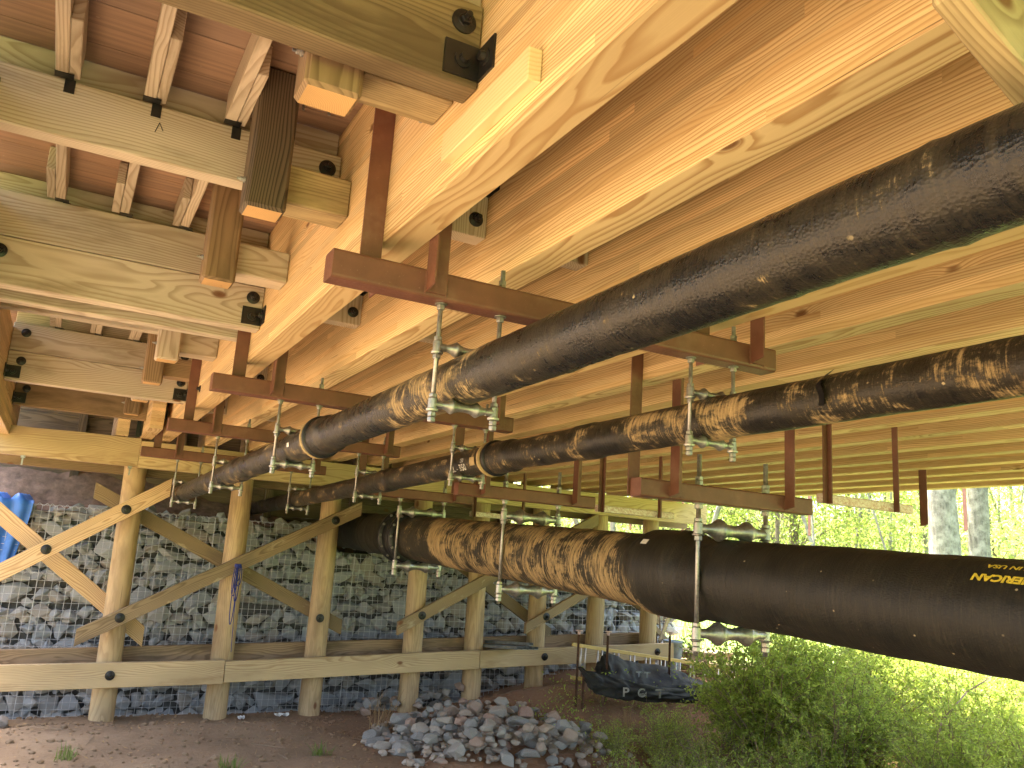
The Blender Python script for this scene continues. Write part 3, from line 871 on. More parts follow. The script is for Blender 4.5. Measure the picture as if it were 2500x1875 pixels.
def patch(name, parent, tab, r, y0, y1, a0, a1, mat):
    bm = bm_new(); g = []
    for i in range(7):
        yy = y0 + (y1 - y0) * i / 6; row = []
        for j in range(7):
            a = R(a0 + (a1 - a0) * j / 6); c = ax(tab, yy)
            row.append(bm.verts.new((c.x - r * math.cos(a), yy, c.z + r * math.sin(a))))
        g.append(row)
    for i in range(6):
        for j in range(6): bm.faces.new((g[i][j], g[i + 1][j], g[i + 1][j + 1], g[i][j + 1]))
    return link(name, finish(bm, name), mat, parent)
patch('label_sticker', p3, C3, 0.273, 4.22, 4.28, 38, 46, M['sticker'])
patch('label_sticker', p1, C1, 0.0868, 4.72, 4.77, -14, 2, M['sticker'])
patch('label_sticker', p2, C2, 0.0995, 4.62, 4.69, -25, 5, M['tape'])

# ================================================================== SUPPORT FRAMES
def rounded_tube(bm, x0, x1, y0, z0, w, h, r=0.012):
    pts = []
    for cx, cz, a0 in ((w - r, r, -90), (w - r, h - r, 0), (r, h - r, 90), (r, r, 180)):
        for k in range(4):
            a = R(a0 + k * 30); pts.append((cx + r * math.cos(a), cz + r * math.sin(a)))
    A = [bm.verts.new((x0, y0 + p[0], z0 + p[1])) for p in pts]
    B = [bm.verts.new((x1, y0 + p[0], z0 + p[1])) for p in pts]
    n = len(pts)
    for i in range(n): bm.faces.new((A[i], A[(i + 1) % n], B[(i + 1) % n], B[i]))
    bm.faces.new(list(reversed(A))); bm.faces.new(B)
def angle_leg(parent, xf, side, yplate, ydir, z0, z1, mat='primer', leg=0.076, t=0.008):
    """steel angle. xf beam face plane, side +1 = on its right. one leg lies along the beam face towards ydir, the other lies in the XZ plane at yplate"""
    bm = bm_new()
    xa, xb = (xf + 0.001, xf + t) if side > 0 else (xf - t, xf - 0.001)
    ya, yb = (yplate, yplate + ydir * leg) if ydir > 0 else (yplate - leg, yplate)
    bm_box2(bm, (xa, ya, z0), (xb, yb, z1))
    yy = (yplate, yplate + t) if ydir > 0 else (yplate - t, yplate)
    if side > 0: bm_box2(bm, (xb, yy[0], z0 + 0.002), (xf + leg, yy[1], z1 - 0.002))
    else: bm_box2(bm, (xf - leg, yy[0], z0 + 0.002), (xa, yy[1], z1 - 0.002))
    for v in bm.verts:
        if abs(v.co.z - z0) < 1e-4 and ydir < 0 and v.co.y < yplate - 0.05: v.co.z += 0.015
    return link('hanger_angle', finish(bm, 'hanger_angle'), M[mat], parent)
def frame(x0, x1, yf, zb, legs, label, h=0.098, w=0.098, mat='primer', group=None, leg=0.076):
    t = thing('pipe_support_frame', label, 'steel frame', (x0, yf, zb), group or 'red brown steel frames carrying the pipes')
    bm = bm_new(); rounded_tube(bm, x0, x1, yf, zb, w, h)
    link('crossbar', finish(bm, 'crossbar', False), M[mat], t)
    for (xf, side, front, z0, z1) in legs:
        if front and mat == 'primer':
            # weld beads where the angle meets the tube
            bw = bm_new()
            for wx in (xf + side * 0.001, xf + side * (leg + 0.001)):
                n_ = 16
                for q_ in range(n_):
                    za = zb + 0.012 + (h - 0.022) * q_ / n_
                    bmesh.ops.create_icosphere(bw, subdivisions=1, radius=0.0042, matrix=Matrix.Translation((wx + random.uniform(-0.0008, 0.0008), yf - 0.002, za)))
            link('weld_bead', finish(bw, 'weld_bead', True), M[mat], t)
        if front: angle_leg(t, xf, side, yf - 0.001, -1, z0, z1, leg=leg)
        else: angle_leg(t, xf, side, yf + w + 0.001, 1, z0, z1)
    return t
bl0, br0 = X0 - BW, X0
def beam_l(k): return X0 + SP * k - BW
def beam_r(k): return X0 + SP * k
rowsA = [(2.540, 0.852, 'nearest'), (4.88, 0.838, 'second nearest'), (6.98, 0.832, 'third'), (9.30, 0.815, 'farthest')]
labA = ['nearest long red brown crossbar, behind the pipe in mid picture', 'second red brown crossbar from the camera under the outer beam', 'third red brown crossbar from the camera under the outer beam', 'farthest red brown crossbar, right in front of the bent cap']
for (yf, zb, _), lb in zip(rowsA, labA):
    x1 = 2.565
    frame(0.648, x1, yf, zb, [(bl0, -1, False, zb + 0.01, 1.55), (br0, 1, True, zb + 0.013, 1.55), (beam_l(3), -1, False, zb + 0.01, 1.55), (beam_r(3), 1, True, zb + 0.013, 1.55)], lb)
rows3 = [(3.65, 0.390), (6.00, 0.485), (8.42, 0.585)]
lab3 = ['low red brown crossbar nearest over the large pipe, ending at the woods', 'middle low red brown crossbar above the muddy part of the large pipe', 'far low red brown crossbar over the bolted coupling of the large pipe']
for (yf, zb), lb in zip(rows3, lab3):
    frame(2.71, 3.985, yf, zb, [(beam_l(4), -1, False, zb + 0.01, 1.55), (beam_r(4), 1, True, zb + 0.013, 1.50), (3.752, 1, True, zb + 0.013, 1.043)], lb)
labG = ['pale scuffed trapeze bar hanging lit against the woods, nearest one', 'pale pinkish trapeze bar just below the middle crossbar', 'pale scuffed trapeze bar far back by the piles']
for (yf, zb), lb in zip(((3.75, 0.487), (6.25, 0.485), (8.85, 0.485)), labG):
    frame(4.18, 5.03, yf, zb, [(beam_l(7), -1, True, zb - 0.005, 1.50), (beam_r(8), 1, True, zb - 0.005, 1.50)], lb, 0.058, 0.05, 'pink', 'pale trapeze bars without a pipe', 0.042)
hl = ['bare steel hanger angle, nearest one before the pale tree trunks', 'bare steel hanger angle at far right beside the second pale trunk', 'bare steel hanger angle just right of the near low crossbar', 'bare steel hanger angle between the two far piles', 'bare steel hanger angle farthest back at the right side']
for (k, yy, zb), lb in zip(((12, 4.98, 0.546), (14, 5.22, 0.574), (14, 7.16, 0.52), (12, 9.35, 0.52), (14, 9.45, 0.52)), hl):
    t = thing('hanger_angle', lb, 'steel angle', (beam_r(k), yy, zb), 'bare hanger angles without a crossbar')
    a_ = angle_leg(t, beam_r(k), 1, yy, -1, zb, 1.5)
    a_.name = 'steel_leg'

# ================================================================== ROLLER HANGERS
def roller_hanger(name, label, xl, xr, y, zlo, zup, ztop, zbar_top, zbar_bot, zend, rr, rod_r, big, group, zup_w=None):
    t = thing(name, label, 'pipe hanger', (xl, y, zend), group)
    for x in (xl, xr):
        bm = bm_new()
        mt, L = axis_matrix((x, y, zend), (x, y, ztop))
        n = 60
        bm_lathe(bm, [(0, rod_r), (L, rod_r)], mt, 14)
        # coarse thread ridges near the top and bottom
        s = 0.0035 if not big else 0.005
        k = 0
        while k * s < 0.10:
            zz = L - k * s
            bm_lathe(bm, [(zz - s * 0.45, rod_r * 1.02), (zz - s * 0.2, rod_r * 1.10), (zz, rod_r * 1.02)], mt, 12, False)
            k += 1
        rod = link('rod', finish(bm, 'rod', True), M['galv'], t)
        def nut(z, hh, r_, n6=6, nm='nut'):
            bm = bm_new(); mt, _ = axis_matrix((x, y, z), (x, y, z + 1)); bm_lathe(bm, [(0, r_ * 0.93), (hh * 0.12, r_), (hh * 0.88, r_), (hh, r_ * 0.93)], mt, n6)
            return link(nm, finish(bm, nm), M['galv'], t)
        nr = rod_r * 1.75; nh = rod_r * 1.9
        nut(zbar_top + 0.001, nh, nr); nut(zbar_top + nh + 0.003, nh * 0.9, nr)
        nut(zbar_bot - 0.005, 0.004, rod_r * 2.6, 20, 'washer'); nut(zbar_bot - 0.006 - nh, nh, nr)
        for zz in (zlo, zup):
            # socket casting on the rod
            sr = rod_r * 1.95; sh = rod_r * 2.6
            bm = bm_new()
            mt, _ = axis_matrix((x, y, zz - sh), (x, y, zz + sh))
            bm_lathe(bm, [(-0.004, sr * 1.25), (0.003, sr * 1.35), (0.006, sr), (2 * sh - 0.004, sr), (2 * sh, sr * 0.9)], mt, 20)
            sgn = 1 if x == xl else -1
            mt, _ = axis_matrix((x, y, zz), (x + sgn, y, zz))
            bm_lathe(bm, [(0, sr * 0.95), (sr * 1.75, sr * 0.85), (sr * 1.95, sr * 0.85)], mt, 20)
            link('socket', finish(bm, 'socket', False), M['galv'], t)
            nut(zz + sh + 0.001, nh * 0.8, nr); nut(zz - sh - 0.006 - nh, nh, nr)
            if zz == zlo: nut(zz - sh - 0.008 - 2 * nh, nh, nr)
    span = xr - xl
    for zz in (zlo, zup):
        mt, _ = axis_matrix((xl, y, zz), (xr, y, zz))
        f = [(0.0, 0.38), (0.13, 0.42), (0.17, 0.50), (0.23, 0.68), (0.27, 0.9), (0.295, 1.0), (0.31, 0.97), (0.35, 0.78), (0.40, 0.60), (0.46, 0.52), (0.5, 0.50)]
        prof = [(a * span, b * rr) for a, b in f] + [((1 - a) * span, b * rr) for a, b in reversed(f[:-1])]
        bm = bm_new(); bm_lathe(bm, prof, mt, 32)
        link('roller', finish(bm, 'roller', True), M['galv'], t)
    return t
g12 = 'small double roller hangers around the two small pipes'
tops = {0: 1.018, 1: 1.01, 2: 1.0, 3: 0.98}
l1 = ['small galvanised roller hanger on the upper pipe, nearest to the camera', 'small roller hanger on the upper pipe beside its tan joint ring', 'small roller hanger on the upper pipe, third from the camera', 'small roller hanger at the far end of the upper pipe by the brace tip']
l2 = ['small roller hanger on the muddy middle pipe under the bar end, nearest', 'small roller hanger by the white stencilled code on the middle pipe', 'small roller hanger on the middle pipe, third from the camera', 'small roller hanger on the middle pipe farthest back in the shade']
for i, ((yf, zb, _), c1z, c2z) in enumerate(zip(rowsA, ((0.501, 0.699), (0.470, 0.667), (0.437, 0.636), (0.388, 0.592)), ((0.516, 0.708), (0.509, 0.696), (0.473, 0.677), (0.423, 0.633)))):
    y = yf + 0.045
    cx = ax(C1, y).x
    roller_hanger('roller_hanger', l1[i], cx - 0.115, cx + 0.115, y, c1z[0], c1z[1], zb + 0.17, zb + 0.098, zb, c1z[0] - 0.062, 0.0265, 0.0082, False, g12)
    cx = ax(C2, y).x
    roller_hanger('roller_hanger', l2[i], cx - 0.112, cx + 0.112, y, c2z[0], c2z[1], zb + 0.17, zb + 0.098, zb, c2z[0] - 0.062, 0.0265, 0.0082, False, g12)
l3 = ['big roller hanger nearest, its rod before the black part of the large pipe', 'big roller hanger at the middle of the large pipe over the clay smear', 'big roller hanger next to the bolted coupling on the large pipe']
for i, ((yf, zb), zz) in enumerate(zip(rows3, ((-0.314, 0.250), (-0.212, 0.361), (-0.112, 0.448)))):
    y = yf + 0.05
    cx = 3.400 if i < 2 else 3.415
    roller_hanger('large_roller_hanger', l3[i], cx - 0.252, cx + 0.252, y, zz[0], zz[1], zb + 0.275, zb + 0.098, zb, zz[0] - 0.118, 0.064, 0.0135, True, 'large double roller hangers around the big pipe')

# ================================================================== GABIONS
GY, GX0, GX1 = 11.0, -1.9, 8.97
def rock_mesh(seed, n=11, angular=True):
    rnd = random.Random(seed)
    bm = bm_new()
    for _ in range(n):
        v = Vector((rnd.gauss(0, 1), rnd.gauss(0, 1), rnd.gauss(0, 1))).normalized() * rnd.uniform(0.82, 1.0)
        bm.verts.new((v.x, v.y * 0.8, v.z * 0.8))
    r = bmesh.ops.convex_hull(bm, input=bm.verts[:])
    bmesh.ops.delete(bm, geom=list({g for g in r['geom_interior'] if isinstance(g, bmesh.types.BMVert)}), context='VERTS')
    bmesh.ops.bevel(bm, geom=bm.edges[:], offset=0.045, segments=1, affect='EDGES')
    bmesh.ops.recalc_face_normals(bm, faces=bm.faces[:])
    me = bpy.data.meshes.new('rock'); bm.to_mesh(me); bm.free()
    return me
rocksG = [rock_mesh(i) for i in range(14)]
for me in rocksG: me.materials.append(M['stone'])
rocksR = [rock_mesh(100 + i, 16) for i in range(12)]
for me in rocksR: me.materials.append(M['rubble'])
# dark core behind the stones
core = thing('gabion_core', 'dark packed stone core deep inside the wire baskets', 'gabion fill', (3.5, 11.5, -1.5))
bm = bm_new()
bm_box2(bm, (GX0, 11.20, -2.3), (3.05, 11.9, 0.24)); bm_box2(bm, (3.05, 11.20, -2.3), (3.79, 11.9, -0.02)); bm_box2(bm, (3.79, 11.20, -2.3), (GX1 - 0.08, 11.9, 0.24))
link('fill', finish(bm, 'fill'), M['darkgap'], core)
spots = []
rg = random.Random(3)
z = -2.12
row = 0
while z < 0.26:
    hh = rg.uniform(0.15, 0.21)
    x = GX0 + rg.uniform(0, 0.1)
    while x < GX1 - 0.05:
        w = rg.choice((rg.uniform(0.11, 0.2), rg.uniform(0.18, 0.34)))
        cx_, cz_ = x + w / 2, z + hh / 2 + rg.uniform(-0.02, 0.02)
        pc = ax(C3, 11.05)
        if (cx_ - pc.x) ** 2 + (cz_ - pc.z) ** 2 > 0.31 ** 2 and cz_ < 0.26:
            spots.append((cx_, GY + 0.105 + rg.uniform(-0.01, 0.03), cz_, w * 0.70, hh * 0.80, rg.uniform(-0.25, 0.25)))
        # small filler stone in the joints
        if rg.random() < 0.95: spots.append((x, GY + 0.15, z + rg.uniform(0, hh), 0.11, 0.09, rg.uniform(-1, 1)))
        if rg.random() < 0.5: spots.append((x + w * 0.4, GY + 0.12, z + rg.uniform(0, hh), 0.075, 0.07, rg.uniform(-1, 1)))
        x += w
    z += hh
spots.sort(key=lambda s: -(s[3] * s[4]) / (0.2 + (s[0] * 0.45 + 9.5) ** 2 * 0.01) * (1 if -0.6 < s[0] < 9.1 and s[2] > -2.05 else 0.01))
bm_rest = bm_new()
for i, s in enumerate(spots):
    me = rocksG[rg.randrange(14)]
    mt = Matrix.Translation(s[:3]) @ Matrix.Rotation(s[5], 4, 'Y') @ Matrix.Rotation(rg.choice((0, math.pi / 2, math.pi, -math.pi / 2)), 4, 'X') @ Matrix.Diagonal((s[3], min(0.11, s[3]), s[4] * 1.15, 1))
    if i < 300:
        o = bpy.data.objects.new('gabion_stone', me); COL.objects.link(o); o.matrix_basis = mt
        setp(o, 'angular grey stone packed behind the wire of the gabion wall', 'stone', 'stones in the gabion wall')
    else:
        nv = len(bm_rest.verts)
        bm_rest.from_mesh(me)
        bm_rest.verts.ensure_lookup_table()
        bmesh.ops.transform(bm_rest, matrix=mt, verts=bm_rest.verts[nv:])
mrest = finish(bm_rest, 'gabion_fill_stones')
def stone_rest():
    m = NT('gabion granite mixed', 0.85)
    r = m.n('ShaderNodeNewGeometry').outputs['Random Per Island']
    p = m.coord()
    n = m.noise(p, 16.0, 5.0, 0.65)
    base = m.ramp(r, [(0.0, (0.28, 0.31, 0.34)), (0.3, (0.38, 0.41, 0.43)), (0.6, (0.46, 0.49, 0.49)), (0.85, (0.37, 0.345, 0.30)), (1.0, (0.44, 0.41, 0.35))])
    m.color(m.mix(m.ramp(n, [(0.35, 0.0), (0.75, 0.6)]), base, (0.42, 0.42, 0.40)))
    m.bump(n, 0.5, 0.012)
    return m.m
setp(link('gabion_fill_stones', mrest, stone_rest()), 'the many smaller grey stones filling the gabion wall', 'stones', kind='stuff')

# wire baskets
tiers = [(-2.06, -1.252), (-1.250, -0.460), (-0.458, 0.295)]
nb = 6
bl = (GX1 - GX0) / nb
hn = ['bottom', 'middle', 'top']
pn = ['leftmost', 'second from the left', 'third from the left', 'fourth from the left', 'fifth from the left', 'rightmost']
def wire(bm, a, b, r=0.0024):
    mt, L = axis_matrix(a, b)
    bm_lathe(bm, [(0, r), (L, r)], mt, 4, False)
for ti, (z0, z1) in enumerate(tiers):
    for bi in range(nb):
        xa, xb = GX0 + bi * bl, GX0 + (bi + 1) * bl - 0.004
        t = thing('gabion_basket', 'galvanised wire gabion basket, %s of the %s row' % (pn[bi], hn[ti]), 'gabion basket', (xa, GY, z0), 'wire gabion baskets of the wall')
        def belly(zz): return GY - 0.045 * math.sin(math.pi * (zz - z0) / (z1 - z0)) * (0.6 + 0.4 * math.sin(bi * 2.1 + ti))
        bm = bm_new()
        n = int(round((xb - xa) / 0.0765))
        for i in range(n + 1):
            x = xa + (xb - xa) * i / n
            jit = random.uniform(-0.002, 0.002)
            top_ = z1
            if 3.12 < x < 3.72 and ti == 2:
                top_ = -0.03
            for q_ in range(4):
                za_, zb_ = z0 + (top_ - z0) * q_ / 4, z0 + (top_ - z0) * (q_ + 1) / 4
                wire(bm, (x + jit * q_ / 4, belly(za_), za_), (x + jit * (q_ + 1) / 4, belly(zb_), zb_))
            if ti == 2 and top_ == z1: wire(bm, (x + jit, GY, z1), (x + jit, GY + 0.5, z1 + 0.004))
        m_ = int(round((z1 - z0) / 0.0765))
        for i in range(m_ + 1):
            zz = z0 + (z1 - z0) * i / m_
            segs = [(xa, xb)]
            if ti == 2 and zz > -0.03: segs = [s for s in ((xa, min(xb, 3.11)), (max(xa, 3.73), xb)) if s[1] - s[0] > 0.02]
            for (u, v) in segs: wire(bm, (u, belly(zz) - 0.004, zz), (v, belly(zz) - 0.004, zz + random.uniform(-0.006, 0.006)))
        link('wire_mesh', finish(bm, 'wire_mesh'), M['wire'], t)
        # spiral binder along the upper edge
        bm = bm_new()
        prev = None
        steps = int((xb - xa) / 0.0765 * 8)
        r_ = 0.015
        pts = []
        for i in range(steps + 1):
            x = xa + (xb - xa) * i / steps; a = i / 8 * 2 * math.pi
            if ti == 2 and 3.1 < x < 3.74:
                if len(pts) > 1:
                    for u, v in zip(pts, pts[1:]): wire(bm, u, v, 0.0024)
                pts = []; continue
            pts.append((x, GY + 0.004 - r_ * math.cos(a), z1 + r_ * math.sin(a)))
        for u, v in zip(pts, pts[1:]): wire(bm, u, v, 0.0024)
        if len(bm.verts): link('spiral_binder', finish(bm, 'spiral_binder'), M['wire'], t)
        else: bm.free()

# ================================================================== GROUND
def sm(a, b, x):
    t = min(1, max(0, (x - a) / (b - a))); return t * t * (3 - 2 * t)
def gh(x, y):
    h = -1.87
    h += 0.42 * sm(4.9, 7.6, x) * sm(7.6, 10.2, y)
    h += 0.30 * math.exp(-((x - 5.55) ** 2 / 0.9 + (y - 9.5) ** 2 / 0.5))
    # clay mound in the left foreground
    h += 0.10 * sm(3.3, 2.2, x) * sm(6.0, 8.6, y) * (1 - sm(9.2, 9.9, y))
    # hollow that holds the rubble
    h += 0.10 * math.exp(-((x - 4.35) ** 2 / 0.9 + (y - 8.2) ** 2 / 1.3))
    h -= 0.16 * sm(10.2, 10.8, y) * (1 - sm(4.5, 6.0, x))
    # slope to the right foreground
    h -= 0.35 * sm(4.5, 7.5, x) * (1 - sm(5.0, 8.0, y))
    # bank cut near the bottom edge
    h -= 0.30 * sm(1.6, 3.0, x) * (1 - sm(7.1, 7.5, y)) * (1 - sm(5, 7, x))
    h += 0.35 * sm(9, 16, x) + 0.8 * sm(25, 90, max(x, y, -x, -y))
    near = 1 if (-6 < x < 20 and 0 < y < 20) else 0
    h += 0.035 * mnoise.noise(Vector((x * 1.3, y * 1.3, 0))) + (0.014 * mnoise.noise(Vector((x * 5, y * 5, 3))) if near else 0)
    return h
def spaced(vals):
    out = []
    for a, b, s in vals:
        n = max(1, int(round((b - a) / s)))
        out += [a + (b - a) * i / n for i in range(n)]
    out.append(vals[-1][1]); return out
xs = spaced([(-900, -100, 200), (-100, -20, 20), (-20, -2, 1.0), (-2, 10, 0.07), (10, 24, 0.5), (24, 100, 8), (100, 900, 200)])
ys = spaced([(-900, -100, 200), (-100, -10, 15), (-10, 6, 0.8), (6, 11.2, 0.065), (11.2, 26, 0.6), (26, 100, 8), (100, 900, 200)])
vv = [(x, y, gh(x, y)) for y in ys for x in xs]
nx = len(xs)
ff = [(j * nx + i, j * nx + i + 1, (j + 1) * nx + i + 1, (j + 1) * nx + i) for j in range(len(ys) - 1) for i in range(nx - 1)]
me = bpy.data.meshes.new('ground'); me.from_pydata(vv, [], ff); me.update()
for p in me.polygons: p.use_smooth = True
setp(link('ground', me, M['soil']), 'reddish brown clay ground sloping in front of the gabions', kind='structure')
# backfill heap behind and above the gabions
bm = bm_new()
gx = spaced([(-6.0, 6.4, 0.09)]); gy = spaced([(11.02, 12.4, 0.07), (12.4, 22, 1.2)])
grid = []
for y in gy:
    rowv = []
    for x in gx:
        z = 0.24 + 0.62 * sm(11.2, 12.1, y) * (1 - 0.75 * sm(0.3, 3.0, x)) + 0.25 * sm(12.3, 14, y)
        z += 0.06 * mnoise.noise(Vector((x * 2.3, y * 2.3, 1))) + 0.05 * mnoise.noise(Vector((x * 7, y * 7, 5)))
        if y < 11.2: z = min(z, 0.26)
        pc = ax(C3, 11.2)
        if abs(x - pc.x) < 0.42: z = min(z, -0.02 if y < 11.9 else z)
        rowv.append(bm.verts.new((x, y, z)))
    grid.append(rowv)
for a_, b_ in zip(grid, grid[1:]):
    for i in range(len(gx) - 1): bm.faces.new((a_[i], a_[i + 1], b_[i + 1], b_[i]))
setp(link('backfill', finish(bm, 'backfill', True), M['dirt']), 'loose brown dirt heaped above the gabions', kind='structure')

# loose stones heaped between the piles
rr_ = random.Random(11)
cnt = 0
labsR = ['loose grey rock in the heap of rubble at the bottom of the picture']
def put_rock(x, y, z, s, lab, grp, zr=None):
    o = bpy.data.objects.new('rubble_rock', rocksR[rr_.randrange(12)]); COL.objects.link(o)
    o.matrix_basis = Matrix.Translation((x, y, z)) @ Matrix.Rotation(rr_.uniform(0, 6.28), 4, 'Z') @ Matrix.Rotation(rr_.uniform(-0.5, 0.5), 4, 'X') @ Matrix.Diagonal((s, s * rr_.uniform(0.7, 1.0), s * rr_.uniform(0.55, 0.85), 1))
    setp(o, lab, 'rock', grp)
for (lay, nmax, emax, dz) in ((0, 160, 1.0, 0.0), (1, 80, 0.66, 0.11), (2, 30, 0.34, 0.20)):
    placed = []; tries = 0
    while len(placed) < nmax and tries < 9000:
        tries += 1
        x = rr_.uniform(2.8, 5.9); y = rr_.uniform(6.5, 9.6)
        e = ((x - 4.30 + (y - 8) * 0.05) / 1.25) ** 2 + ((y - 8.05) / 1.45) ** 2
        if e > emax: continue
        s = rr_.choice((rr_.uniform(0.065, 0.11), rr_.uniform(0.09, 0.155)))
        if any((x - a) ** 2 + (y - b) ** 2 < ((s + c) * 0.68) ** 2 for a, b, c in placed): continue
        placed.append((x, y, s))
        put_rock(x, y, gh(x, y) + s * 0.25 + dz + rr_.uniform(-0.02, 0.02), s, 'loose rock in the rubble heap before the piles at the bottom', 'rocks of the rubble heap')
bmf = bm_new()
for _ in range(620):
    x = rr_.uniform(2.9, 5.7); y = rr_.uniform(6.5, 9.6)
    e = ((x - 4.30 + (y - 8) * 0.05) / 1.32) ** 2 + ((y - 8.05) / 1.52) ** 2
    if e > 1: continue
    s_ = rr_.uniform(0.03, 0.07); nv = len(bmf.verts)
    bmf.from_mesh(rocksR[rr_.randrange(12)]); bmf.verts.ensure_lookup_table()
    bmesh.ops.transform(bmf, matrix=Matrix.Translation((x, y, gh(x, y) + 0.02 + (1 - e) * rr_.uniform(0, 0.16))) @ Matrix.Rotation(rr_.uniform(0, 6.28), 4, 'Z') @ Matrix.Diagonal((s_, s_ * 0.8, s_ * 0.7, 1)), verts=bmf.verts[nv:])
setp(link('rubble_chips', finish(bmf, 'rubble_chips'), M['rubble']), 'small broken stone chips between the rocks of the rubble heap', 'stone chips', kind='stuff')
for _ in range(26):
    x = rr_.uniform(3.5, 4.9); y = rr_.uniform(9.9, 10.75)
    put_rock(x, y, gh(x, y) + rr_.uniform(0.03, 0.2), rr_.uniform(0.07, 0.13), 'grey rock piled behind the piles at the foot of the gabions', 'rocks at the gabion foot')
put_rock(-0.18, 9.9, gh(-0.18, 9.9) + 0.04, 0.14, 'reddish rock at the foot of the gabions near the left edge', None)

# litter: straw and stalks on the slope, and grass
def blades(n, region, hmin, hmax, w, lay, seed):
    r = random.Random(seed); bm = bm_new()
    for _ in range(n):
        x, y = region(r)
        z = gh(x, y)
        h = r.uniform(hmin, hmax); a = r.uniform(0, 6.28)
        tilt = r.uniform(0, 1.2) if not lay else r.uniform(1.2, 1.55)
        d = Vector((math.cos(a) * math.sin(tilt), math.sin(a) * math.sin(tilt), math.cos(tilt)))
        s = Vector((-math.sin(a), math.cos(a), 0)) * w
        b = Vector((x, y, z + (0.012 if lay else 0)))
        m_ = b + d * h * 0.5; e = b + d * h - Vector((0, 0, h * 0.15 if not lay else 0))
        v = [bm.verts.new(q) for q in (b - s, b + s, m_ + s * 0.8, m_ - s * 0.8, e)]
        bm.faces.new((v[0], v[1], v[2], v[3])); bm.faces.new((v[3], v[2], v[4]))
    me = bpy.data.meshes.new('blades'); bm.to_mesh(me); bm.free(); return me
def reg_slope(r):
    while True:
        x, y = r.uniform(4.6, 9.5), r.uniform(5.6, 9.4)
        if x > 4.4 + (y - 7) * 0.5: return x, y
setp(link('pine_straw', blades(9000, reg_slope, 0.08, 0.35, 0.0022, True, 5), M['straw']), 'dry pine straw lying on the red slope', 'straw', kind='stuff')
setp(link('straw_litter', blades(900, lambda r: (r.uniform(-0.6, 4.4), r.uniform(7.0, 9.9)), 0.03, 0.14, 0.002, True, 6), M['straw']), 'thin straw bits scattered over the bare clay', 'straw', kind='stuff')
def reg_mead(r):
    return r.uniform(9.3, 24), r.uniform(3, 24)
setp(link('meadow_grass', blades(15000, reg_mead, 0.08, 0.35, 0.008, False, 8), M['grass']), 'bright green grass beyond the bridge', 'grass', kind='stuff')
for (tx, ty, lb) in ((0.35, 8.05, 'small faded grass tuft on the clay left of centre bottom'), (1.55, 7.55, 'thin grass tuft at the bottom edge of the clay'), (2.40, 7.9, 'bright green grass tuft on the clay above the bottom edge')):
    me = blades(46, lambda r: (tx + r.gauss(0, 0.035), ty + r.gauss(0, 0.035)), 0.08, 0.2, 0.004, False, int(tx * 100))
    setp(link('grass_tuft', me, M['grass']), lb, 'grass tuft')
def dry_stalks(x, y, n, lab, h=0.5):
    r = random.Random(int(x * 77)); bm = bm_new()
    for _ in range(n):
        a = Vector((x + r.gauss(0, 0.05), y + r.gauss(0, 0.05), gh(x, y) - 0.02))
        d = Vector((r.gauss(0, 0.22), r.gauss(0, 0.2), 1)).normalized()
        b = a + d * r.uniform(0.4, 1) * h
        mt, L = axis_matrix(a, b); bm_lathe(bm, [(0, 0.004), (L, 0.0015)], mt, 5)
        for _ in range(2):
            c = a + (b - a) * r.uniform(0.4, 0.9); e = c + Vector((r.gauss(0, 0.06), r.gauss(0, 0.06), 0.1))
            mt, L = axis_matrix(c, e); bm_lathe(bm, [(0, 0.002), (L, 0.001)], mt, 4)
    setp(link('dry_weed', finish(bm, 'dry_weed'), M['straw']), lab, 'dry weed')
dry_stalks(3.36, 9.05, 16, 'dry brown weed stalks left of the rubble heap', 0.55)
dry_stalks(6.1, 8.3, 12, 'dry brown stalks in front of the silt fence', 0.4)

# ================================================================== SMALL THINGS
# blue tarpaulin over the gabion top
bm = bm_new()
cols = 46
prof = []
for i in range(cols + 1):
    x = -1.75 + 1.49 * i / cols
    row_ = []
    fold = 0.035 * math.sin(i * 1.15) + 0.02 * math.sin(i * 2.7 + 1)
    zb = -0.50 + 0.05 * math.sin(i * 0.7)
    xs_ = [(-0.03 * (i - 30) / 16 if i > 30 else 0)]
    for j in range(22):
        t = j / 21
        if t < 0.25:
            y = 11.32 - t / 0.25 * 0.36; z = 0.36 + 0.05 * math.sin(i * 0.9 + t * 9) - 0.02 * t
        else:
            u = (t - 0.25) / 0.75
            y = 10.945 - 0.02 * u + fold * (0.5 + 0.6 * u); z = 0.37 + (zb - 0.37) * u
        pinch = 1 - 0.10 * sm(0.25, 1.0, t) * (i / cols)
        row_.append(bm.verts.new((x * 1.0 + 0.0 * pinch - (0.10 * sm(0.3, 1.0, t) if i > 36 else 0) * (i - 36) / 10, y, z)))
    prof.append(row_)
for a_, b_ in zip(prof, prof[1:]):
    for j in range(21): bm.faces.new((a_[j], b_[j], b_[j + 1], a_[j + 1]))
me = finish(bm, 'tarpaulin', True)
setp(link('tarpaulin', me, M['tarp']), 'crumpled blue tarpaulin draped over the gabions at the left edge', 'tarpaulin')

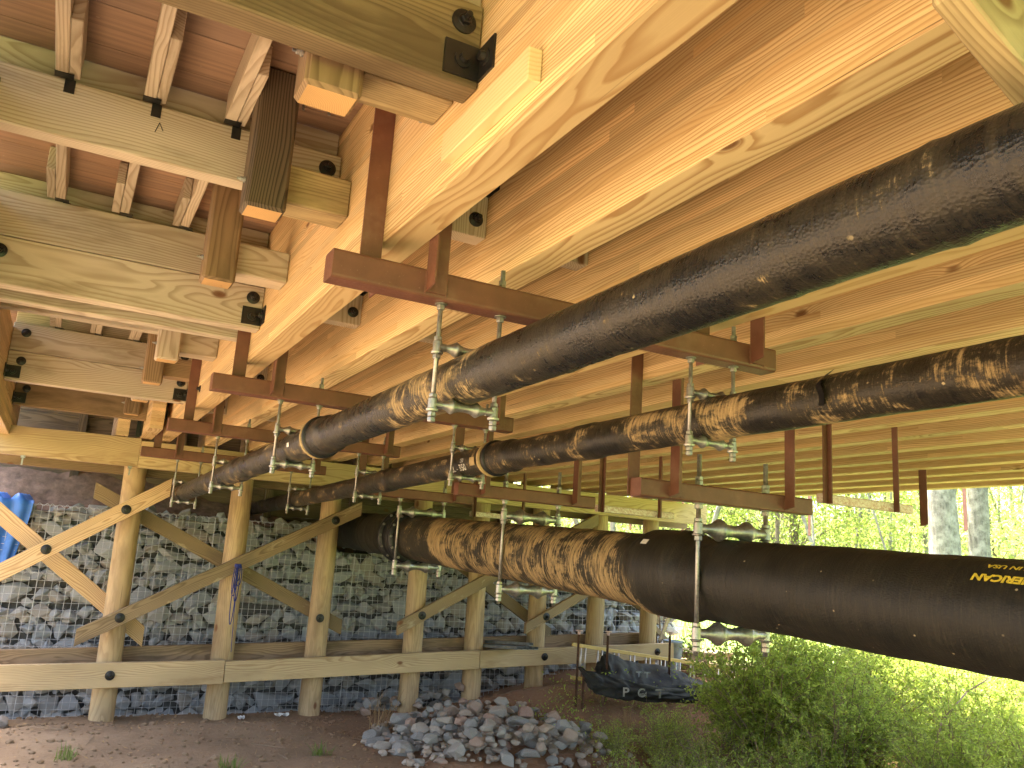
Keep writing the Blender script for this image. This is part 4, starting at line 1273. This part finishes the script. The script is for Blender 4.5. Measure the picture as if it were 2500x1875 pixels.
def tube(bm, pts, r, seg=6):
    for u, v in zip(pts, pts[1:]):
        mt, L = axis_matrix(u, v); bm_lathe(bm, [(0, r), (L, r)], mt, seg)
bm = bm_new()
for k, (dx, zz) in enumerate(((0.0, -0.50), (0.03, -0.62), (-0.035, -0.56), (0.05, -0.45), (-0.02, -0.86), (0.015, -0.40))):
    pts = []
    for i in range(25):
        a = 2 * math.pi * i / 24
        z = (-0.215 + zz) / 2 + (-0.215 - zz) / 2 * math.cos(a)
        pts.append(Vector((1.835 + dx * 0.5 + (0.018 + 0.02 * abs(dx) * 10) * math.sin(a) * (0.5 + 0.5 * math.sin(a / 2)), 9.80 - 0.008 * k, z)))
    tube(bm, pts, 0.0045)
tube(bm, [Vector((1.80, 9.78, -0.23)), Vector((1.87, 9.78, -0.24))], 0.018)
tube(bm, [Vector((1.85, 9.79, -0.5)), Vector((1.86, 9.79, -0.8)), Vector((1.88, 9.8, -1.15))], 0.0035)
setp(link('rope_coil', finish(bm, 'rope_coil', True), M['rope']), 'coil of blue cord hanging from the weathered brace', 'rope')

# steel channels lying on the girt
clab = ['grey steel channel lying leftmost across the girt', 'grey steel channel second from the left across the girt', 'grey steel channel in the middle of the stack on the girt', 'grey steel channel on the right of the stack on the girt', 'grey steel channel resting on top of the others on the girt']
for i, lb in enumerate(clab):
    x = 5.13 + 0.082 * i if i < 4 else 5.30
    z = -1.075 if i < 4 else -1.028
    bm = bm_new()
    for (u0, u1, w0, w1) in ((0, 0.075, 0, 0.004), (0, 0.004, 0.0045, 0.035), (0.071, 0.075, 0.0045, 0.035)):
        bm_box2(bm, (u0 - 0.0375, -0.45, w0), (u1 - 0.0375, 0.42, w1))
    mt = Matrix.Translation((x, 9.85, z)) @ Matrix.Rotation(R(12), 4, 'Z') @ Matrix.Rotation(R(-4), 4, 'X')
    setp(link('steel_channel', finish(bm, 'steel_channel'), M['darksteel'], None, mt), lb, 'steel channel', 'steel channels on the girt')

# ladder on its side along the silt fence
lad = thing('ladder', 'long yellow extension ladder lying on its side behind the black fence', 'ladder', (5.8, 9.45, -1.2))
la, lb_ = Vector((6.02, 9.45, -0.975)), Vector((9.35, 9.75, -1.36))
lv = Vector((0, 0, -0.40))
timber('rail', lad, la, lb_, 0.03, 0.045, M['fibre'])
timber('rail', lad, la + lv, lb_ + lv, 0.03, 0.045, M['fibre'])
for i in range(12):
    t = (i + 0.5) / 12
    for q in (0.0, 0.07):
        a = la.lerp(lb_, t) + Vector((q, 0, -0.024)); b = a + lv + Vector((0, 0, 0.05))
        mt, L = axis_matrix(a, b)
        bm = bm_new(); bm_lathe(bm, [(0, 0.013), (L, 0.013)], mt, 10)
        link('rung', finish(bm, 'rung', True), M['alu'], lad)

# silt fence: sagging black fabric between steel posts
sf = thing('silt_fence', 'sagging black silt fence with faded white letters by the slope', 'silt fence', (6.2, 8.9, -1.5))
fp_ = [(5.78, 8.75, -1.52, -1.22), (6.35, 9.22, -1.45, -1.02), (7.20, 9.10, -1.50, -1.14), (8.35, 9.05, -1.55, -1.30)]
def cloth(pts, nm, sag=0.10, n=16, low=None):
    bm = bm_new(); cols_ = []
    for (xa, ya, za0, za1), (xb, yb, zb0, zb1) in zip(pts, pts[1:]):
        for i in range(n + (1 if pts[-1] == (xb, yb, zb0, zb1) else 0)):
            t = i / n
            s = sag * 4 * t * (1 - t)
            c_ = []
            for j in range(9):
                u = j / 8
                x = xa + (xb - xa) * t; y = ya + (yb - ya) * t
                z0, z1 = za0 + (zb0 - za0) * t, za1 + (zb1 - za1) * t - s
                w = 0.03 * mnoise.noise(Vector((x * 5, u * 4, 2.0))) + 0.05 * math.sin(u * 3.1)
                c_.append(bm.verts.new((x, y - w, z0 + (z1 - z0) * u)))
            cols_.append(c_)
    for a_, b_ in zip(cols_, cols_[1:]):
        for j in range(8): bm.faces.new((a_[j], b_[j], b_[j + 1], a_[j + 1]))
    return link(nm, finish(bm, nm, True), M['fence'], sf)
def cloth2(top, bot, Yt, nm):
    """fabric hung between two crooked edges given as world points"""
    bm = bm_new(); cols_ = []
    n = len(top); S_ = 12
    def cr_(P, t):
        i = min(int(t), n - 2); f = t - i
        p0, p1, p2, p3 = P[max(i - 1, 0)], P[i], P[i + 1], P[min(i + 2, n - 1)]
        return 0.5 * ((2 * p1) + (p2 - p0) * f + (2 * p0 - 5 * p1 + 4 * p2 - p3) * f * f + (3 * p1 - p0 - 3 * p2 + p3) * f ** 3)
    T = [Vector(v) for v in top]; B = [Vector(v) for v in bot]
    for i in range((n - 1) * S_ + 1):
        t = i / S_; a, b = cr_(T, t), cr_(B, t); c_ = []
        for j in range(15):
            u = j / 14
            q = a.lerp(b, u)
            q += Vector((0, -0.05 * math.sin(u * 3.1) + 0.045 * mnoise.noise(Vector((t * 2.2 + u * 2.0, u * 5, 2.0 + Yt))) + 0.02 * mnoise.noise(Vector((t * 7 + u * 6, u * 9, Yt))), 0.02 * mnoise.noise(Vector((t * 3, u * 3, 9)))))
            c_.append(bm.verts.new(q))
        cols_.append(c_)
    for a_, b_ in zip(cols_, cols_[1:]):
        for j in range(14): bm.faces.new((a_[j], b_[j], b_[j + 1], a_[j + 1]))
    return link(nm, finish(bm, nm, True), M['fence'], sf)
cloth2([px(1404, 1624, 8.55), px(1440, 1638, 8.45), px(1490, 1652, 8.4), px(1560, 1668, 8.3), px(1640, 1680, 8.3), px(1720, 1682, 8.4), px(1800, 1664, 8.6)],
       [px(1428, 1668, 8.5), px(1450, 1690, 8.35), px(1500, 1706, 8.25), px(1560, 1712, 8.2), px(1640, 1716, 8.2), px(1720, 1716, 8.3), px(1800, 1700, 8.5)], 0, 'fabric')
cloth2([px(1448, 1632, 9.2), px(1468, 1606, 9.2), px(1486, 1594, 9.2), px(1530, 1612, 9.2), px(1570, 1620, 9.2), px(1640, 1630, 9.1), px(1700, 1658, 9.0), px(1760, 1676, 8.9)],
       [px(1448, 1650, 9.0), px(1468, 1668, 8.9), px(1490, 1680, 8.8), px(1530, 1690, 8.8), px(1570, 1695, 8.8), px(1640, 1700, 8.8), px(1700, 1700, 8.8), px(1760, 1700, 8.8)], 5, 'fabric')
def flat_text(txt, size, pos, d, parent, mat, sx=1.0):
    cu_ = bpy.data.curves.new('lettering', 'FONT'); cu_.body = txt; cu_.size = size; cu_.offset = size * 0.02; cu_.resolution_u = 3
    tmp = bpy.data.objects.new('lettering', cu_); me = bpy.data.meshes.new_from_object(tmp); bpy.data.objects.remove(tmp)
    mt, _ = axis_matrix(pos, Vector(pos) + Vector(d))
    mt = mt @ Matrix.Rotation(R(90), 4, 'X') @ Matrix.Diagonal((sx, 1, 1, 1))
    return link('lettering', me, mat, parent, mt)
M['print'] = plain('worn grey print', (0.30, 0.31, 0.30), 0.8, 0.0, 0.5, 14)
def ft(txt, size, x, y, Y, sx=1.2):
    q = px(x, y, Y); flat_text(txt, size, tuple(q), (1, -0.06, 0), sf, M['print'], sx)
ft('P', 0.135, 1519, 1700, 8.12, 1.3); ft('C', 0.135, 1556, 1702, 8.10, 1.1); ft('end', 0.06, 1562, 1699, 8.09, 1.0); ft('T', 0.135, 1600, 1704, 8.08, 1.5)
ft('T', 0.13, 1552, 1658, 8.98, 1.2); ft('T', 0.13, 1572, 1659, 8.97, 1.2); ft('end', 0.08, 1500, 1650, 9.0, 1.3)
for i, (px_, py_, zt, zb) in enumerate(((5.82, 9.0, -0.765, -1.65), (6.25, 9.0, -0.77, -1.6), (7.22, 9.0, -0.755, -1.65), (8.02, 8.9, -0.98, -1.7), (5.72, 8.70, -1.18, -1.62))):
    bm = bm_new(); bm_box2(bm, (px_ - 0.014, py_ - 0.004, zb), (px_ + 0.014, py_ + 0.004, zt)); bm_box2(bm, (px_ - 0.003, py_ - 0.022, zb), (px_ + 0.003, py_ - 0.0045, zt))
    po = link('post', finish(bm, 'post'), M['rust'], sf)
    if i < 3:
        bm = bm_new(); mt, _ = axis_matrix((px_, py_ - 0.008, zt - 0.045), (px_, py_ - 0.008, zt)); bm_lathe(bm, [(0, 0.016), (0.035, 0.02), (0.04, 0.045), (0.05, 0.045)], mt, 14)
        link('post_cap', finish(bm, 'post_cap'), M['cap'], po)
# bucket and pallets at the end of the girt
bk = thing('trash_bin', 'tall blue grey plastic bin behind the end of the girt', 'bin', (8.15, 10.0, -1.35))
bm = bm_new(); mt, _ = axis_matrix((8.13, 10.05, -1.35), (8.13, 10.05, 0)); bm_lathe(bm, [(0, 0.11), (0.36, 0.135), (0.365, 0.148), (0.39, 0.148), (0.39, 0.132), (0.02, 0.10)], mt, 28, False)
link('body', finish(bm, 'body', True), M['bucket'], bk)
for i, (px_, py_, pz, lb) in enumerate(((8.75, 10.3, -1.40, 'lower weathered pallet stacked right of the bin'), (8.80, 10.32, -1.23, 'upper weathered pallet stacked right of the bin'), (9.45, 9.9, -1.42, 'single weathered pallet behind the ladder end'))):
    bm = bm_new()
    for j in range(3): bm_box2(bm, (px_ - 0.4, py_ - 0.35 + j * 0.32, pz), (px_ + 0.4, py_ - 0.29 + j * 0.32, pz + 0.09))
    for j in range(6): bm_box2(bm, (px_ - 0.4 + j * 0.14, py_ - 0.38, pz + 0.0905), (px_ - 0.30 + j * 0.14, py_ + 0.38, pz + 0.11))
    setp(link('pallet', finish(bm, 'pallet'), M['pallet']), lb, 'pallet')
for i, (a, b, lb) in enumerate((((7.95, 10.15, -1.0), (8.30, 10.35, -0.60), 'board offcut leaning upright against the bent end'), ((7.80, 10.18, -0.72), (8.12, 10.2, -0.98), 'thin board offcut sloping down past the last pile'), ((8.05, 10.25, -1.0), (8.18, 10.45, -0.66), 'narrow board offcut leaning beside the wider one'))):
    o = timber('board_offcut', None, a, b, 0.02, 0.09 - 0.02 * i, M['brace'])
    setp(o, lb, 'board')

# brace of the next bent, crossing the top right corner, bolted to its pile
nb_ = thing('near_bent', 'greenish diagonal timber crossing the top right corner, close to the camera', 'timber brace', (1.88, 0.86, -1.9))
sN = -0.53
timber('brace', nb_, (1.10, 0.73, 0.909 + 0.072), (2.02, 0.73, 0.909 + 0.072 + 0.92 * sN), 0.055, 0.128, M['treated_green'], cut=(sN, sN))
mt, L = axis_matrix((1.90, 0.90, -2.2), (1.90, 0.90, 1.04))
bm = bm_new(); bm_lathe(bm, [(0, 0.14), (L, 0.13)], mt, 32)
link('pile', finish(bm, 'pile', True), M['pile'], nb_)

# ================================================================== VEGETATION

def leaf_quad(verts, faces, c, size, r, flat=0.4):
    n = Vector((r.gauss(0, 1), r.gauss(0, 1), r.gauss(0, 1) + flat)).normalized()
    a = n.orthogonal().normalized(); a.rotate(Matrix.Rotation(r.uniform(0, 6.28), 3, n)); b = n.cross(a)
    L, W = size * r.uniform(0.7, 1.3), size * r.uniform(0.35, 0.5)
    i = len(verts)
    verts += [c - a * L * 0.5, c + b * W * 0.5 + n * size * 0.06, c + a * L * 0.5, c - b * W * 0.5 + n * size * 0.06]
    faces.append((i, i + 1, i + 2, i + 3))

def shrub_mesh(seed, h, rad, nleaf, size, nst=26):
    r = random.Random(seed)
    verts, faces = [], []
    bm = bm_new(); tips = []
    for s in range(nst):
        a = r.uniform(0, 6.28); out = rad * math.sqrt(r.random()) * 0.95
        hh = h * r.uniform(0.55, 1.05) * (1 - 0.35 * (out / rad) ** 2)
        p0 = Vector((r.gauss(0, 0.07), r.gauss(0, 0.07), -0.05))
        p3 = Vector((math.cos(a) * out, math.sin(a) * out, hh))
        p1 = p0 + Vector((0, 0, hh * 0.45)) + (p3 - p0) * 0.15
        prev = p0; n = 7
        for i in range(1, n + 1):
            t = i / n
            q = p0 * (1 - t) ** 2 + p1 * 2 * t * (1 - t) + p3 * t * t + Vector((r.gauss(0, 0.012), r.gauss(0, 0.012), 0))
            mt, L = axis_matrix(prev, q); rr2 = 0.009 * (1 - 0.8 * t) + 0.0015
            bm_lathe(bm, [(0, rr2), (L, rr2 * 0.9)], mt, 4, False)
            if t > 0.25:
                for _ in range(3):
                    e = q + Vector((r.gauss(0, 0.11), r.gauss(0, 0.11), r.gauss(0.05, 0.08))) * (0.8 + h * 0.35)
                    mt, L = axis_matrix(q, e); bm_lathe(bm, [(0, 0.0022), (L, 0.001)], mt, 3, False)
                    tips.append((q, e))
            prev = q
    for _ in range(nleaf):
        q, e = tips[r.randrange(len(tips))]
        c = q.lerp(e, r.uniform(0.1, 1.1)) + Vector((r.gauss(0, 0.014), r.gauss(0, 0.014), r.gauss(0, 0.014)))
        leaf_quad(verts, faces, c, size, r)
    me = bpy.data.meshes.new('foliage'); me.from_pydata(verts, [], faces); me.materials.append(M['leaf_shrub'])
    st = finish(bm, 'stems'); st.materials.append(M['stem'])
    return me, st
SH = [shrub_mesh(21, 1.5, 0.80, 11500, 0.046, 40), shrub_mesh(22, 1.4, 0.75, 9500, 0.040, 34), shrub_mesh(23, 0.7, 0.5, 4500, 0.026, 22)]
shr = [(5.75, 6.35, 2, 1.0, 'low sparse sprout at the bottom right of the rubble slope'), (6.75, 6.85, 0, 1.0, 'tall green shrub rising to the underside of the big pipe'), (6.95, 7.45, 1, 1.10, 'leafy shrub in front of the sagging silt fence end'),
       (7.45, 6.35, 0, 1.02, 'dense green shrub below the middle of the big pipe'), (8.30, 6.9, 1, 1.15, 'sunlit shrub behind the dense one, right of the ladder'), (8.6, 5.7, 0, 0.95, 'green shrub below the yellow lettering'),
       (7.15, 5.10, 0, 0.80, 'shrub at the bottom edge with arching stems'), (9.5, 6.6, 1, 1.2, 'bright shrub near the right edge, farther back'),
       (10.2, 7.9, 0, 1.1, 'bright shrub at the woods edge on the right'), (9.2, 5.0, 1, 0.95, 'shrub in the bottom right corner'), (10.6, 6.2, 0, 1.0, 'shrub at the right edge under the big pipe'),
       (5.05, 6.65, 2, 0.9, 'small sprig of leaves on the red slope right of the rocks'), (5.35, 7.5, 2, 0.55, 'tiny sprouting plant below the silt fence letters'), (6.2, 7.75, 2, 0.7, 'small plant against the black silt fabric'), (4.75, 6.05, 2, 0.85, 'sparse low plant at the bottom edge beside the rubble'), (5.45, 5.9, 2, 1.15, 'leafy sprout at the bottom edge left of the thicket'), (6.0, 6.9, 2, 1.0, 'bright little plant on the slope left of the thicket'), (6.25, 5.75, 1, 0.62, 'waist high shrub cut by the bottom edge left of the thicket'), (5.75, 7.25, 2, 0.7, 'small plant on the slope under the fence letters, right one'), (8.9, 8.4, 1, 0.95, 'shrub beside the pallets in the sun'),
       (6.9, 6.05, 1, 0.95, 'leafy shrub in the middle of the thicket under the big pipe'), (7.9, 5.55, 1, 0.95, 'shrub in front of the thicket, below the big pipe end'), (8.0, 7.6, 0, 0.95, 'shrub behind the thicket near the ladder end'),
       (9.4, 7.5, 0, 1.05, 'bright shrub standing in the sun behind the thicket'), (10.0, 5.2, 1, 1.0, 'shrub cut by the right edge near the bottom corner'), (11.5, 7.2, 0, 1.15, 'sunlit shrub farthest right below the pipe'), (6.9, 4.85, 1, 0.85, 'shrub cut by the bottom edge below the thicket'), (8.0, 4.75, 0, 0.85, 'shrub cut by the bottom edge near the sapling')]
for (x, y, v, s, lb) in shr:
    r = random.Random(int(x * 131 + y * 17))
    t = thing('shrub', lb, 'shrub', (x, y, gh(x, y) - 0.02), 'green shrubs at the lower right')
    rot = Matrix.Rotation(r.uniform(0, 6.28), 4, 'Z') @ Matrix.Scale(s, 4)
    for me, nm in zip(SH[v], ('foliage', 'stems')):
        o = bpy.data.objects.new(nm, me); COL.objects.link(o); o.parent = t; o.matrix_basis = rot
# arching bare sapling
bm = bm_new(); pts = [px(2270, 1870, 5.4), px(2300, 1760, 5.5), px(2360, 1690, 5.6), px(2440, 1640, 5.7), px(2490, 1600, 5.8)]
for (u, v), (r0, r1) in zip(zip(pts, pts[1:]), ((.011, .010), (.010, .008), (.008, .006), (.006, .004))):
    mt, L = axis_matrix(u, v); bm_lathe(bm, [(0, r0), (L, r1)], mt, 8)
mt, L = axis_matrix((pts[0].x - 0.1, 5.3, -2.3), pts[0]); bm_lathe(bm, [(0, .013), (L, .011)], mt, 8)
setp(link('sapling', finish(bm, 'sapling', True), M['stem']), 'bare arching sapling stem among the shrubs at the right', 'sapling')

def crown_mesh(seed, z0, z1, rad, n, size, mat, clumps=34):
    r = random.Random(seed); verts, faces = [], []; cl = []
    for _ in range(clumps):
        z = r.uniform(z0, z1); t = (z - z0) / (z1 - z0)
        R_ = rad * (0.55 + 0.7 * math.sin(math.pi * min(1, t * 0.9 + 0.1))) * math.sqrt(r.random())
        a = r.uniform(0, 6.28)
        cl.append((Vector((R_ * math.cos(a), R_ * math.sin(a), z)), r.uniform(0.35, 0.95)))
    for _ in range(n):
        c, s = cl[r.randrange(clumps)]
        p_ = c + Vector((r.gauss(0, s), r.gauss(0, s), r.gauss(0, s * 0.5)))
        leaf_quad(verts, faces, p_, size, r)
    me = bpy.data.meshes.new('crown'); me.from_pydata(verts, [], faces); me.materials.append(mat)
    return me, cl
def trunk_mesh(seed, h, r0, lean, cl, mat):
    r = random.Random(seed); bm = bm_new()
    N, S = 30, 20; rings = []
    def cen(t): return Vector((lean[0] * t * h + 0.12 * math.sin(t * 5 + seed), lean[1] * t * h, t * h - 0.3))
    for i in range(N + 1):
        t = i / N; c = cen(t); ring = []
        rr2 = r0 * (1.0 + 0.35 * math.exp(-t * h / 0.5)) * (1 - 0.75 * t)
        for j in range(S):
            a = 2 * math.pi * j / S
            q = rr2 * (1 + 0.07 * mnoise.noise(Vector((math.cos(a) * 2.5, math.sin(a) * 2.5, t * h * 0.8 + seed))))
            ring.append(bm.verts.new(c + Vector((q * math.cos(a), q * math.sin(a), 0))))
        rings.append(ring)
    for a_, b_ in zip(rings, rings[1:]):
        for j in range(S): bm.faces.new((a_[j], a_[(j + 1) % S], b_[(j + 1) % S], b_[j]))
    for c, s in cl:
        t = max(0.15, min(0.95, (c.z - 1.2) / h)); q = cen(t)
        mid = q.lerp(c, 0.5) + Vector((0, 0, 0.25)); rr2 = r0 * 0.20 * (1 - 0.6 * t)
        for u, v, ra, rb in ((q, mid, rr2, rr2 * 0.7), (mid, c, rr2 * 0.7, rr2 * 0.25)):
            mt, L = axis_matrix(u, v); bm_lathe(bm, [(0, ra), (L, rb)], mt, 6, False)
    me = finish(bm, 'trunk', True); me.materials.append(mat); return me
trees = [(2310, 12.5, 0.74, (0.0, 0), 'bark_pale', 15, 'thick pale blotched trunk right of the bare angles'), (2395, 14, 0.62, (0.01, 0), 'bark_pale', 15, 'second pale trunk just right of the thick one'),
         (2195, 23, 0.20, (-0.18, 0), 'bark_pale', 11, 'thin pale trunk slanting left below the trapeze bar'), (2066, 24, 0.21, (0.0, 0), 'bark_dark', 13, 'dark straight trunk under the trapeze bar'),
         (1932, 21, 0.36, (0.0, 0), 'bark_dark', 14, 'brown trunk right of the near roller rods'), (1788, 26, 0.42, (0.0, 0), 'bark_pale', 14, 'pale trunk between the two near rods of the big hanger'),
         (1895, 19, 0.16, (0.05, 0), 'bark_dark', 11, 'thin dark trunk left of the brown one'), (2452, 20, 0.15, (-0.20, 0), 'bark_dark', 11, 'slender dark trunk leaning beside the pale pair'),
         (1600, 24, 0.30, (0.0, 0), 'bark_dark', 12, 'trunk seen over the pipe left of the near rod'), (1665, 30, 0.26, (0.02, 0), 'bark_pale', 12, 'pale trunk just left of the near rod'),
         (2240, 31, 0.30, (0.02, 0), 'bark_dark', 13, 'far trunk left of the thick pale one'), (2480, 30, 0.34, (-0.02, 0), 'bark_pale', 13, 'far pale trunk at the right edge'), (1500, 30, 0.3, (0, 0), 'bark_dark', 12, 'far trunk behind the right hand piles'), (1430, 24, 0.24, (0, 0), 'bark_dark', 12, 'trunk between the last piles under the cap')]
CR = [crown_mesh(41, 2.0, 11.5, 2.6, 12000, 0.125, M['leaf_tree'], 60), crown_mesh(42, 1.2, 10.0, 2.4, 11000, 0.12, M['leaf_tree'], 60), crown_mesh(43, 3.0, 12.5, 2.8, 11000, 0.13, M['leaf_tree'], 60), crown_mesh(44, 7.5, 14.0, 2.8, 7000, 0.14, M['leaf_tree'], 40)]
for i, (x_, Y_, w_, lean, bk_, h_, lb) in enumerate(trees):
    p0 = px(x_, 1300, Y_); g0 = gh(p0.x, p0.y)
    # keep the trunk over its pixel at eye level although the frame is rolled
    t = thing('tree', lb, 'tree', (p0.x, p0.y, g0), 'trees at the edge of the wood')
    cm, cl = CR[3] if i < 2 else CR[i % 3]
    tm = trunk_mesh(i + 3, h_, w_ / 2, lean, cl, M[bk_])
    for me, nm in ((tm, 'trunk'), (cm, 'crown')):
        o = bpy.data.objects.new(nm, me); COL.objects.link(o); o.parent = t
# far wood: one mass of leaves and thin stems
r = random.Random(77); verts, faces = [], []; bm = bm_new()
for _ in range(1300):
    a = R(r.uniform(14, 84)); d = r.uniform(26, 70)
    c = Vector((math.sin(a) * d, math.cos(a) * d, 0)); c.z = gh(c.x, c.y) + r.uniform(0.3, 11) * (1 if r.random() < 0.7 else 0.35)
    s = r.uniform(0.5, 1.6)
    for _ in range(100):
        leaf_quad(verts, faces, c + Vector((r.gauss(0, s), r.gauss(0, s), r.gauss(0, s * 0.5))), 0.22, r)
me = bpy.data.meshes.new('woodland'); me.from_pydata(verts, [], faces)
setp(link('woodland', me, M['leaf_far']), 'light green far woodland beyond the bridge', 'woodland', kind='stuff')
for _ in range(130):
    a = R(r.uniform(20, 82)); d = r.uniform(22, 60)
    c = Vector((math.sin(a) * d, math.cos(a) * d, 0)); c.z = gh(c.x, c.y) - 0.3
    e = c + Vector((r.gauss(0, 2.0), r.gauss(0, 2.0), r.uniform(6, 14)))
    mt, L = axis_matrix(c, e); rr2 = r.uniform(0.03, 0.10)
    bm_lathe(bm, [(0, rr2), (L, rr2 * 0.4)], mt, 7, False)
setp(link('woodland_stems', finish(bm, 'woodland_stems', True), M['bark_pale']), 'many thin grey stems inside the far woodland', 'woodland', kind='stuff')

r = random.Random(99); verts, faces = [], []
cl = []
for _ in range(420):
    x, y = r.uniform(4.9, 12.5), r.uniform(4.4, 9.3)
    if x < 5.9 + (y - 5.5) * 0.60 and r.random() < 0.6: continue
    cl.append((Vector((x, y, gh(x, y))), r.uniform(0.1, 0.5)))
for _ in range(34000):
    c, h = cl[r.randrange(len(cl))]
    leaf_quad(verts, faces, c + Vector((r.gauss(0, 0.17), r.gauss(0, 0.17), r.random() ** 1.3 * h)), 0.038, r)
me = bpy.data.meshes.new('undergrowth'); me.from_pydata(verts, [], faces)
setp(link('undergrowth', me, M['leaf_shrub']), 'low green undergrowth between the shrubs', 'undergrowth', kind='stuff')
r = random.Random(5); bm = bm_new()
for _ in range(1500):
    x = r.uniform(-0.7, 5.2); y = r.uniform(6.8, 10.4)
    k_ = r.uniform(0.004, 0.022) * (1 if r.random() < 0.9 else 1.8)
    n0 = len(bm.verts)
    bmesh.ops.create_icosphere(bm, subdivisions=1, radius=k_, matrix=Matrix.Translation((x, y, gh(x, y) + k_ * 0.3)) @ Matrix.Diagonal((1, r.uniform(0.6, 1), 0.6, 1)))
setp(link('pebbles', finish(bm, 'pebbles'), M['soil']), 'small clods and pebbles on the bare clay', 'pebbles', kind='stuff')

r = random.Random(314); verts, faces = [], []
for _ in range(2600):
    x, y = r.uniform(-0.8, 9.0), r.uniform(6.4, 10.6)
    if r.random() > 0.35 + 0.65 * sm(2.0, 5.0, x): continue
    leaf_quad(verts, faces, Vector((x, y, gh(x, y) + 0.012)), r.uniform(0.02, 0.055), r, 3.5)
me = bpy.data.meshes.new('leaf_litter'); me.from_pydata(verts, [], faces)
setp(link('leaf_litter', me, M['straw']), 'dead brown leaves lying on the bare clay', 'leaf litter', kind='stuff')
bm = bm_new()
for _ in range(90):
    x, y = r.uniform(-0.6, 8.5), r.uniform(6.6, 9.8); a = r.uniform(0, 6.28); L_ = r.uniform(0.08, 0.4)
    p_ = Vector((x, y, gh(x, y) + 0.012)); q = Vector((x + math.cos(a) * L_, y + math.sin(a) * L_, 0)); q.z = gh(q.x, q.y) + 0.014
    mt, L = axis_matrix(p_, q); bm_lathe(bm, [(0, 0.004), (L, 0.002)], mt, 5)
setp(link('twigs', finish(bm, 'twigs'), M['stem']), 'small dead twigs scattered over the clay', 'twigs', kind='stuff')
for (x, y, lb) in ((2.55, 9.95, 'crumpled white scrap lying at the foot of the third pile'), (2.1, 9.9, 'small white paper scrap on the clay between the second and third piles')):
    verts, faces = [], []
    n_ = 7; L_ = 0.16 if x > 2.3 else 0.07
    for i in range(n_):
        for j in range(4):
            verts.append((x + L_ * (i / (n_ - 1) - 0.5), y + 0.05 * j / 3, gh(x, y) + 0.03 + 0.02 * math.sin(i * 2.1 + j)))
    for i in range(n_ - 1):
        for j in range(3): faces.append((i * 4 + j, (i + 1) * 4 + j, (i + 1) * 4 + j + 1, i * 4 + j + 1))
    me = bpy.data.meshes.new('paper_scrap'); me.from_pydata(verts, [], faces)
    setp(link('paper_scrap', me, M['sticker']), lb, 'scrap')
